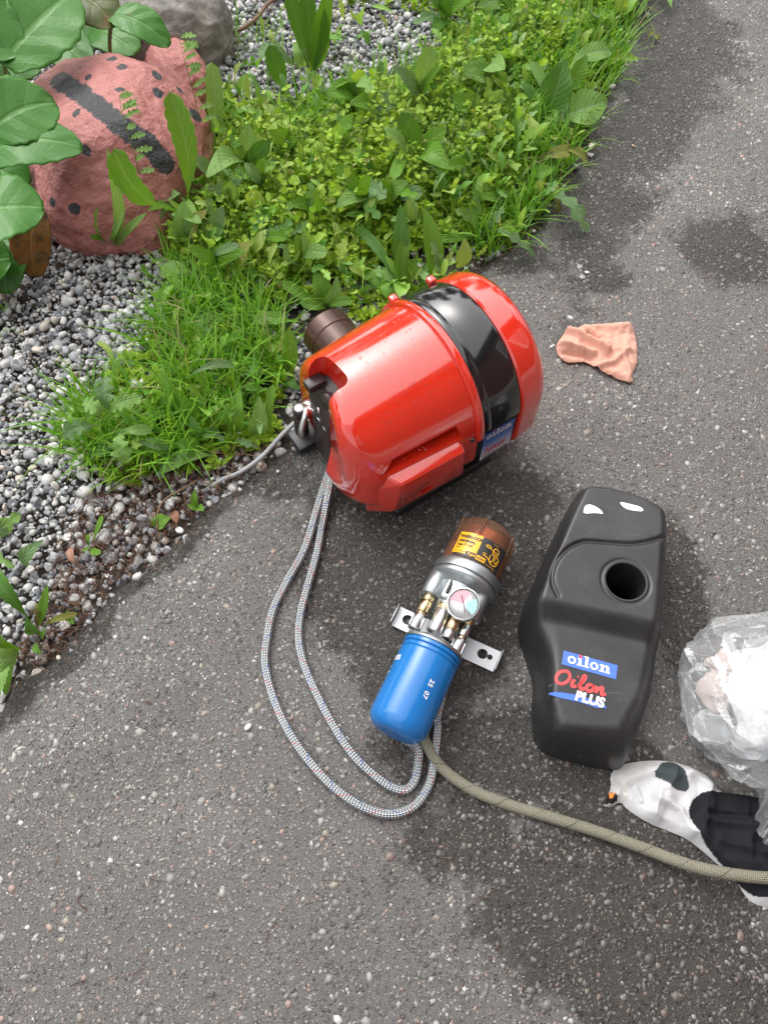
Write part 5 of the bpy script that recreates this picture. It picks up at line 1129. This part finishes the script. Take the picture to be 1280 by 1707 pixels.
weed('mugwort', (225, 745, g0), [((176, 628, .12), 50, 0.012, 'lobed', 'm', (190, 690, 0.07)), ((236, 662, .11), 46, 0.014, 'lobed', 'p', (188, 690, 0.08)), ((105, 728, .07), 46, 0.014, 'lobed', 'm', (170, 710, 0.07)), ((214, 772, .05), 52, 0.012, 'lobed', 'p', (205, 715, 0.07)), ((140, 668, .10), 42, 0.012, 'lobed', 'p', (185, 690, 0.08)), ((255, 715, .08), 26, 0.01, 'lance', 'p', (205, 715, 0.07)), ((285, 745, .04), 26, 0.012, 'lance', 'm', (225, 740, 0.03)), ((150, 762, .03), 34, 0.01, 'lobed', 'd', (200, 735, 0.04))], 'mugwort with jagged grey green leaves spreading over the gravel')
weed('mugwort', (-20, 905, g0), [((35, 855, .06), 40, 0.012, 'lobed', 'p'), ((15, 890, .05), 38, 0.012, 'lobed', 'm', (-25, 870, 0.05)), ((72, 900, .03), 24, 0.014, 'oval', 'm', (45, 945, 0.0)), ((25, 945, .05), 30, 0.012, 'lobed', 'p')], 'mugwort shoot over the gravel above the ribbed rosette')
weed('ribbed_rosette', (40, 1085, 0.0), [((-28, 935, .08), 46, 0.020, 'toothed', 'd', (52, 1035, 0.02), dict(nrm=(0.1, -0.2, 0.95))), ((-30, 1015, .08), 48, 0.02, 'strap', 'g', (36, 1082, 0.02)), ((-35, 1090, .06), 40, 0.016, 'strap', 'p', (32, 1088, 0.02)), ((-18, 1172, .03), 46, 0.014, 'toothed', 'p', (32, 1092, 0.02)), ((10, 1160, .012), 20, 0.008, 'strap', 'g', (28, 1095, 0.01)), ((80, 974, .05), 15, 0.004, 'strap', 'g', (66, 1044, 0.0), UPR), ((44, 1030, .04), 22, 0.008, 'oval', 'd', (66, 1052, 0.0)), ((62, 1005, .03), 14, 0.006, 'lobed', 'y', (66, 1048, 0.0)), ((130, 1022, .012), 16, 0.01, 'lance', 'y', (70, 1048, 0.0)), ((78, 1048, .02), 11, 0.004, 'oval', 'g', (68, 1060, 0.0)), ((70, 1090, .01), 14, 0.004, 'oval', 'g', (62, 1070, 0.0))], 'rosette with ribbed dark and smooth pale leaves at the asphalt edge')
for i, (bx, by, ls, lb_) in enumerate([(330, 848, [((326, 815, .02), 12), ((312, 842, .012), 16), ((340, 852, .010), 14)], 'three-leaved green seedling at the asphalt edge below the burner cable'), (262, 878, [((284, 862, .014), 26), ((255, 862, .01), 10)], 'round-leaved seedling in the needles near the asphalt edge'), (152, 912, [((172, 858, .02), 13), ((148, 890, .012), 10), ((168, 924, .008), 18), ((140, 920, .008), 10)], 'seedling with slim leaves in the bare gravel'), (120, 1035, [((112, 1018, .012), 12), ((126, 1028, .01), 9), ((124, 1040, .008), 11)], 'tiny round-leaved seedling beside the yellowed rosette leaf')]):
    weed('seedling', (bx, by, -0.006), [(tp, w, 0.003, 'oval' if i != 2 else 'lance', 'g', None, dict(nrm=(0, -0.2, 1))) for tp, w in ls], lb_, 'seedling')
weed('broadleaf_weed', (745, 40, 0.0), [((700, -20, .12), 40, 0.012, 'toothed', 'd'), ((745, -40, .14), 34, 0.01, 'toothed', 'd', None, UPR), ((690, 40, .05), 36, 0.012, 'lobed', 'm'), ((790, -10, .10), 30, 0.012, 'lance', 'g'), ((720, 60, .05), 26, 0.01, 'oval', 'd')], 'dark leaved weed beyond the far gravel')
w_ = weed('knotweed', (1085, -20, 0.004), [((1118, 12, .02), 16, 0.008, 'strap', 'p'), ((1062, 30, .02), 12, 0.004, 'lance', 'p'), ((1080, 62, .008), 9, 0.003, 'oval', 'y', (1088, 55, 0.008)), ((1100, 66, .008), 9, 0.003, 'oval', 'y', (1090, 60, 0.008))], 'sparse knotweed trailing a thin stem over the damp asphalt')
b = w_.location; V, F, UV = tube([v-b for v in spline([G(1080, -5, .02), G(1076, 20, .03), G(1088, 45, .016), G(1090, 62, .008), G(1086, 80, .006)], 6)], 0.0011, 6); mk('stem', V, F, M_STEM, w_, uv=UV)
V, F, UV = tube([v-b for v in spline([G(1078, -5, .02), G(1065, 15, .03), G(1052, 35, .016)], 6)], 0.0011, 6); mk('stem', V, F, M_STEM, w_, uv=UV)
rr_ = random.Random(77)
for bx, by in [(430, 300), (480, 250), (520, 350), (450, 400), (380, 330), (560, 230), (620, 190), (660, 330), (780, 190), (810, 130), (770, 290), (830, 330), (500, 430), (590, 160), (360, 430), (720, 130), (870, 60), (960, 40), (840, 20), (430, 540), (330, 560)]:
    ls = []
    for k in range(rr_.randint(3, 5)):
        a = rr_.uniform(0, 6.28); l = rr_.uniform(28, 52); ls.append(((bx+l*math.cos(a), by-abs(l*math.sin(a))*0.9, rr_.uniform(0.04, 0.09)), rr_.uniform(18, 34), 0.012, rr_.choice(['oval', 'toothed', 'lance', 'lobed', 'strap']), rr_.choice(['g', 'g', 'p', 'p', 'm']), (bx, by, 0.01), dict(nrm=(rr_.uniform(-0.3, 0.3), -0.6, 0.7))))
    weed('broadleaf_rosette', (bx, by, 0.0), ls, 'small broad-leaved rosette half hidden in the low green growth', 'weed', 'rosettes in the green growth')
# thin flowering shoots rising in front of the painted boulder
for i, (pts, lb_) in enumerate([([(240, 352, 0.03), (228, 270, .16), (206, 200, .23), (200, 160, .26)], 'feathery shoot rising in front of the black stripe of the boulder'), ([(345, 245, 0.02), (325, 165, .15), (308, 100, .22), (298, 65, .24)], 'feathery shoot rising between the two pink stones')]):
    b = G(*pts[0]); e = empty('feathery_shoot', b, 0, lb_, 'weed'); S = spline([G(*p)-b for p in pts], 8); V, F, UV = tube(S, [0.0012*(1-0.6*k/len(S)) for k in range(len(S))], 6); mk('stem', V, F, M_STEM, e, uv=UV)
    for k in range(4, len(S), 2):
        SEED[0] += 1; rn = random.Random(SEED[0]); a = rn.uniform(-1, 1); d = Vector(((-1)**k*0.035*rn.uniform(0.6, 1.2), -0.008, 0.016+0.01*a)); V, F, UV = leaf_shape(S[k], S[k]+d, 0.020, 0.003, 'lobed', nv=24, nu=3, seed=SEED[0]); mk('leaf', V, F, ML['p'], e, uv=UV)
# curved dry stalk, bark scales
P = spline([G(262, 882, 0.0), G(264, 852, .006), G(276, 832, .010), G(300, 818, .008), G(330, 800, 0.0)], 8); V, F, UV = tube(P, 0.0018, 8); fnv(mk('dry_stalk', V, F, M_STEMR, uv=UV), 'thin curved brown stalk lying over the needles', 'stalk')
P = spline([G(375, 55, .01), G(400, 50, .02), G(430, 28, .02), G(445, 8, .015), G(470, -10, 0.01)], 8); V, F, UV = tube(P, 0.005, 8); fnv(mk('twig', V, F, M_STEMR, uv=UV), 'dark twig lying on the gravel by the grey boulder', 'twig')
V, F, UV = leaf_shape(G(118, 912, 0.004), G(123, 940, 0.002), 0.013, 0.004, 'oval', seed=3); thick(fnv(mk('cone_scale', V, F, simple('cone_scale', (0.28, 0.14, 0.09), 0.6), uv=UV), 'reddish brown cone scale lying among the gravel', 'cone scale'), 0.0015)
V, F, UV = leaf_shape(G(290, 852, 0.002), G(296, 872, 0.002), 0.016, 0.003, 'oval', seed=4); thick(fnv(mk('bark_flake', V, F, simple('bark_flake', (0.22, 0.10, 0.06), 0.7), uv=UV), 'brown bark flake beside the round-leaved seedling', 'bark'), 0.002)
V, F, UV = leaf_shape(G(985, 165, 0.004), G(1010, 158, 0.02), 0.02, 0.004, 'oval', seed=9)

# ---------------------------------------------------------------- chickweed and grass, too many to count
def veg_mat(name, rough=0.5, trans=0.4):
    t = NT(name); ca = t.n('Attribute', attribute_name='Col').outputs['Color']
    pb = t.bsdf(Base_Color=ca, Roughness=rough); tl = t.n('BsdfTranslucent'); t.put(tl.inputs[0], t.mix(1.0, ca, (1.2, 1.15, 0.5), 'MULTIPLY'))
    mx = t.n('MixShader', {0: trans}); t.put(mx.inputs[1], pb); t.put(mx.inputs[2], tl.outputs[0]); return t.done(mx.outputs[0])
M_CHICK = veg_mat('chickweed_leaf'); M_GRASS = veg_mat('grass_blade', 0.45)
def poly(pts, z=0.03): return GA(pts, z)
def chickweed():
    A = poly([(335, 150), (470, 170), (560, 150), (700, 105), (780, 60), (860, 60), (900, 130), (890, 250), (800, 370), (720, 390), (640, 400), (600, 440), (520, 490), (440, 480), (380, 470), (270, 410), (262, 350), (340, 285), (375, 220)])
    A2 = poly([(760, 40), (1060, -60), (1010, 80), (930, 200), (850, 200)]); A3 = poly([(500, -150), (1100, -150), (1060, 0), (760, 60), (700, 0), (560, -20)]); A4 = poly([(200, 560), (300, 480), (470, 560), (460, 720), (360, 760), (180, 790), (110, 720)]); A5 = poly([(560, 470), (700, 460), (800, 440), (720, 500), (600, 510)])
    S = []
    for P, n, hm in ((A, 1900, 0.085), (A2, 520, 0.07), (A3, 700, 0.07), (A4, 300, 0.03), (A5, 90, 0.03)):
        X = sample(P, n); d, _ = sdf(P, X); S.append(np.column_stack([X, hm*(0.35+0.65*np.clip(d/0.10, 0, 1))*(0.25+1.35*fbm(X, 12, 3, 5))*rng.uniform(0.6, 1.35, n)]))
    S = np.concatenate(S); e = S[:, 0]-xedge(S[:, 1]); S = S[e < 0.025]
    n = len(S); tint = fbm(S[:, :2], 7, 3, 61)
    lean = rng.normal(0, 0.35, (n, 2)); K = 6; V = []; C_ = []
    for k in range(K):
        fr = (k+1.2)/(K+0.4)
        for sgn_ in (0, 1):
            m = rng.random(n) < 0.93; q = S[m]; nn = len(q); az = rng.uniform(0, 6.28, nn)
            h = q[:, 2]*fr; base = np.column_stack([q[:, :2]+lean[m]*h[:, None]+rng.normal(0, 0.002, (nn, 2)), h-0.008])
            L = rng.uniform(0.0095, 0.0215, nn)*(1.1-0.35*fr)*(0.62+0.85*fbm(q[:, :2], 9, 2, 88)); w = L*rng.uniform(0.55, 0.8, nn); el = rng.normal(0.45, 0.4, nn)
            d = np.stack([np.cos(az)*np.cos(el), np.sin(az)*np.cos(el), np.sin(el)], 1); s = np.stack([-np.sin(az), np.cos(az), rng.normal(0, 0.3, nn)], 1); up = np.cross(d, s)
            def P_(a, b, c): return base+d*(L*a)[:, None]+s*(w*b)[:, None]+up*(L*c)[:, None]
            V.append(np.stack([P_(0, 0, 0), P_(0.35, 0.48, 0.08), P_(0.75, 0.38, 0.06), P_(1.0, 0, -0.06), P_(0.75, -0.38, 0.06), P_(0.35, -0.48, 0.08)], 1))
            c = np.array([(0.20, 0.410, 0.022)])*(1-tint[m])[:, None]+np.array([(0.41, 0.560, 0.042)])*tint[m][:, None]
            c = c*rng.uniform(0.75, 1.2, (nn, 1)); yl = rng.random(nn) < 0.04; c[yl] = (0.33, 0.36, 0.08); C_.append(np.repeat(c, 6, axis=0))
    V = np.concatenate(V); N = len(V); F = (np.array([(0, 1, 2, 3), (0, 3, 4, 5)])[None]+(np.arange(N)*6)[:, None, None]).reshape(-1, 4)
    fnv(mk('chickweed', V.reshape(-1, 3), F, M_CHICK, col=np.concatenate(C_)), kind='stuff', label='dense mat of small round-leaved chickweed on the gravel', cat='ground cover')
    # its stems
    a = np.column_stack([S[:, :2], np.full(n, -0.012)]); b = np.column_stack([S[:, :2]+lean*S[:, 2:3], S[:, 2]*np.where(rng.random(n) < 0.4, 1.5, 1.1)-0.006]); w = 0.0008; V = np.zeros((n, 6, 3))
    for j in range(3):
        o = np.array([math.cos(j*2.094), math.sin(j*2.094), 0])*w; V[:, j] = a+o; V[:, 3+j] = b+o*0.6
    F = (np.array([(0, 1, 4, 3), (1, 2, 5, 4), (2, 0, 3, 5)])[None]+(np.arange(n)*6)[:, None, None]).reshape(-1, 4)
    fnv(mk('chickweed_stems', V.reshape(-1, 3), F, simple('pale_stem', (0.26, 0.36, 0.09), 0.5)), kind='stuff', label='thin stems of the chickweed mat', cat='ground cover')
chickweed()
def grass():
    B = []
    for pts, n, L0, L1 in (([(275, 500), (330, 470), (430, 480), (480, 560), (480, 640), (440, 690), (360, 700), (300, 660), (240, 600)], 1700, 0.06, 0.16), ([(95, 720), (170, 660), (300, 670), (350, 730), (330, 770), (200, 800), (110, 770)], 950, 0.06, 0.15),
                           ([(790, 60), (900, -20), (1070, -60), (1045, 90), (985, 215), (945, 300), (890, 390), (800, 440), (770, 380), (830, 260), (850, 150)], 4600, 0.05, 0.14), ([(340, 160), (560, 160), (780, 60), (860, 260), (740, 400), (560, 470), (400, 470), (270, 400), (340, 290)], 2000, 0.06, 0.14), ([(500, -160), (1120, -160), (1060, 0), (760, 60), (700, 0)], 1300, 0.06, 0.14), ([(260, 400), (420, 470), (330, 520), (280, 470)], 350, 0.04, 0.10),
                           ([(560, 470), (780, 440), (740, 490), (600, 500)], 130, 0.03, 0.07), ([(380, 10), (600, 60), (560, 130), (400, 130)], 90, 0.04, 0.10), ([(-200, 300), (0, 460), (40, 560), (-200, 560)], 160, 0.05, 0.10)):
        P = poly(pts, 0.0); X = sample(P, n); cl = fbm(X, 22, 3, 19); keep = rng.random(n) < np.clip((cl-0.30)*3.2, 0.05, 1); X = X[keep]
        B.append(np.column_stack([X, rng.uniform(L0, L1, len(X))]))
    B = np.concatenate(B); B = B[B[:, 0]-xedge(B[:, 1]) < 0.022]; n = len(B); az = rng.uniform(0, 6.28, n); L = B[:, 2]; w = rng.uniform(0.0012, 0.0028, n); ln = np.abs(rng.normal(0.35, 0.30, n)).clip(0.02, 1.2); dr = rng.uniform(0.2, 1.3, n)
    d = np.stack([np.cos(az), np.sin(az), np.zeros(n)], 1); s = np.stack([-np.sin(az), np.cos(az), np.zeros(n)], 1); V = np.zeros((n, 10, 3)); base = np.column_stack([B[:, :2], np.full(n, -0.015)])
    for i in range(5):
        v = i/4; a = ln+dr*v*v*0.8; 
        p = base+d*(L*(np.sin(ln)*v+0.30*dr*v**3))[:, None]+np.array([0, 0, 1.0])*(L*(np.cos(ln)*v-0.22*dr*v**3))[:, None]; ww = w*(1-v**1.6)**0.8+0.0001
        tw = s+d*0.25*np.sin(v*3)
        V[:, 2*i] = p+tw*ww[:, None]; V[:, 2*i+1] = p-tw*ww[:, None]
    V[:, :, 2] = np.maximum(V[:, :, 2], -0.016)
    F = (np.array([(2*i, 2*i+1, 2*i+3, 2*i+2) for i in range(4)])[None]+(np.arange(n)*10)[:, None, None]).reshape(-1, 4)
    tt = rng.random((n, 1)); c = np.array([(0.10, 0.300, 0.018)])*(1-tt)+np.array([(0.235, 0.450, 0.036)])*tt; dry = rng.random(n) < 0.035; c[dry] = (0.36, 0.33, 0.16)
    fnv(mk('grass', V.reshape(-1, 3), F, M_GRASS, col=np.repeat(c, 10, axis=0)), kind='stuff', label='tufts of fresh green grass in the gravel bed', cat='grass')
grass()

# feathery and toothed leaves of other small weeds mixed into the mat
def mixed_weeds():
    T = []
    for k, (kd, w) in enumerate((('lobed', 0.55), ('lobed', 0.42), ('toothed', 0.36), ('lance', 0.30), ('oval', 0.55), ('strap', 0.22))):
        V, F, UV = leaf_shape((0, 0, 0), (0, 1, 0.12), w, 0.06, kd, nrm=(0, 0, 1), fold=0.3, nv=22 if kd == 'lobed' else 10, nu=2, seed=700+k); T.append((np.array([tuple(v) for v in V]), np.array(F)))
    X = np.concatenate([sample(CHK, 620), sample(poly([(780, 60), (1060, -60), (1030, 100), (960, 230), (880, 380), (790, 430), (820, 260)], 0.02), 330), sample(poly([(240, 570), (300, 480), (470, 560), (460, 720), (360, 755), (180, 780), (110, 720)], 0.01), 170), sample(poly([(560, 470), (720, 450), (800, 440), (720, 490), (600, 505)], 0.0), 60), sample(poly([(400, 40), (660, 20), (640, 110), (480, 150), (400, 140)], 0.0), 40), sample(poly([(500, -150), (1100, -150), (1060, 0), (760, 60), (700, 0)], 0.02), 200)])
    X = X[X[:, 0]-xedge(X[:, 1]) < 0.03]; Vs = []; Fs = []; Cs = []; n0 = 0; pal = [(0.12, 0.27, 0.04), (0.20, 0.36, 0.06), (0.17, 0.29, 0.10), (0.26, 0.40, 0.07), (0.09, 0.21, 0.035), (0.26, 0.36, 0.08)]
    dk = inside(CHK, X)
    for i, (x, y) in enumerate(X):
        V, F = T[rng.integers(0, 6)]; a = rng.uniform(0, 6.28); el = rng.uniform(0.1, 1.25); L = rng.uniform(0.025, 0.065); M_ = (Matrix.Rotation(a, 3, 'Z') @ Matrix.Rotation(el, 3, 'X') @ Matrix.Rotation(rng.normal(0, 0.4), 3, 'Y'))
        V = (V*L)@np.array(M_).T+np.array([x, y, rng.uniform(0.02, 0.065) if dk[i] else rng.uniform(-0.005, 0.03)]); Vs.append(V); Fs.append(F+n0); n0 += len(V); Cs.append(np.tile(np.array(pal[rng.integers(0, 6)])*rng.uniform(1.05, 1.5), (len(V), 1)))
    fnv(mk('mixed_weeds', np.concatenate(Vs), np.concatenate(Fs), M_CHICK, col=np.concatenate(Cs)), kind='stuff', label='feathery and toothed small weed leaves mixed into the chickweed', cat='ground cover')
mixed_weeds()
# ================================================================ the place round about: timber house along the drive, trees beyond the bed
M_TIMBER = simple('red_ochre_boards', (0.15, 0.035, 0.025), 0.75, var=0.25, nscale=8, bump=0.4, bscale=60)
M_TRIM = simple('white_trim', (0.72, 0.72, 0.70), 0.5); M_ROOF = simple('dark_roof_sheet', (0.05, 0.05, 0.055), 0.5); M_PLINTH = simple('concrete_plinth', (0.30, 0.29, 0.27), 0.85, bump=0.4)
t = NT('window_glass'); M_PANE = t.done(t.bsdf(Base_Color=(0.03, 0.035, 0.04), Roughness=0.05, Specular_IOR_Level=0.6))
house = empty('timber_house', (1.75, -0.95, 0.0), math.atan2(0.83, 0.55), 'dark red timber house of horizontal boards along the driveway', 'house')
mk('plinth', *box((0, -0.16, 0.16), (10.0, 0.30, 0.34), 0.01), M_PLINTH, house)
bd = mk('board', *box((0, -0.16, 0), (10.0, 0.028, 0.138), 0.004), M_TIMBER, house)
for k in range(26):
    o = bd if k == 0 else bd.copy()
    if k: COL.objects.link(o); o.parent = house
    o.location = (0, 0.004*(k % 2), 0.40+k*0.14)
mk('inner_wall', *box((0, -0.26, 2.1), (10.0, 0.12, 3.6)), M_PLINTH, house)
rf = mk('roof', *hull([(-5.4, 0.55, 3.72), (5.4, 0.55, 3.72), (-5.4, 0.55, 3.86), (5.4, 0.55, 3.86), (-5.4, -4.0, 6.2), (5.4, -4.0, 6.2), (-5.4, -4.0, 6.35), (5.4, -4.0, 6.35)]), M_ROOF, house, smooth=False)
for cx in (-2.6, 2.4):
    w = mk('window', *join(box((cx, -0.12, 2.75), (1.3, 0.08, 0.10)), box((cx, -0.12, 1.35), (1.3, 0.08, 0.10)), box((cx-0.6, -0.12, 2.05), (0.10, 0.078, 1.3)), box((cx+0.6, -0.12, 2.05), (0.10, 0.078, 1.3)), box((cx, -0.12, 2.05), (0.05, 0.07, 1.3))), M_TRIM, house, smooth=False)
    mk('pane', *box((cx, -0.128, 2.05), (1.1, 0.02, 1.3)), M_PANE, w, smooth=False)
def tree_mesh(seed, h):
    r_ = np.random.default_rng(seed); n = 5200; k = 40
    cl = np.stack([r_.normal(0, 0.55, k), r_.normal(0, 0.55, k), r_.uniform(0.28, 1.0, k)*h], 1); cl[:, :2] *= (1.25-0.75*cl[:, 2:]/h)
    P = cl[r_.integers(0, k, n)]+r_.normal(0, 0.24, (n, 3)); a = r_.normal(size=(n, 3)); a /= np.linalg.norm(a, axis=1)[:, None]; b = np.cross(a, r_.normal(size=(n, 3))); b /= np.linalg.norm(b, axis=1)[:, None]; s = r_.uniform(0.05, 0.10, n)[:, None]
    V = np.stack([P-a*s, P+b*s*0.6, P+a*s, P-b*s*0.6], 1).reshape(-1, 3); F = np.arange(n*4).reshape(-1, 4)
    tv = tube([(0, 0, 0), (0.04, 0.02, h*0.3), (-0.03, 0.05, h*0.6), (0.02, 0, h*0.95)], [0.12, 0.09, 0.05, 0.015], 10); limbs = []
    for i in range(9):
        c = cl[i]; limbs.append(tube([(0, 0, c[2]*0.6), (c[0]*0.5, c[1]*0.5, c[2]*0.85), tuple(c)], [0.04, 0.025, 0.01], 6)[:2])
    return V, F, join(tv[:2], *limbs)
M_CROWN = simple('tree_leaves', (0.05, 0.10, 0.025), 0.6, var=0.3, nscale=3); M_BARK = simple('tree_bark', (0.10, 0.085, 0.07), 0.85, bump=0.6, bscale=30)
TREES = [tree_mesh(900+i, hh) for i, hh in enumerate((4.2, 5.2, 3.6))]; protos = []
for i, (az, dist) in enumerate([(-112, 8.0), (-95, 7.2), (-80, 8.4), (-66, 7.4), (-52, 8.2), (-40, 7.2), (-28, 8.6), (-15, 7.6), (-2, 8.6), (11, 8.0), (24, 9.0), (37, 8.6)]):
    e = empty('garden_tree', (dist*math.sin(R(az)), 0.8+dist*math.cos(R(az)), -0.09), az*1.7, 'leafy green tree standing beyond the garden bed', 'tree', 'trees beyond the garden bed')
    if i < 3: cr = mk('crown', TREES[i][0], TREES[i][1], M_CROWN, e, smooth=False); tk = mk('trunk', *TREES[i][2], M_BARK, e); protos.append((cr, tk))
    else:
        for p in protos[i % 3]: c = p.copy(); COL.objects.link(c); c.parent = e
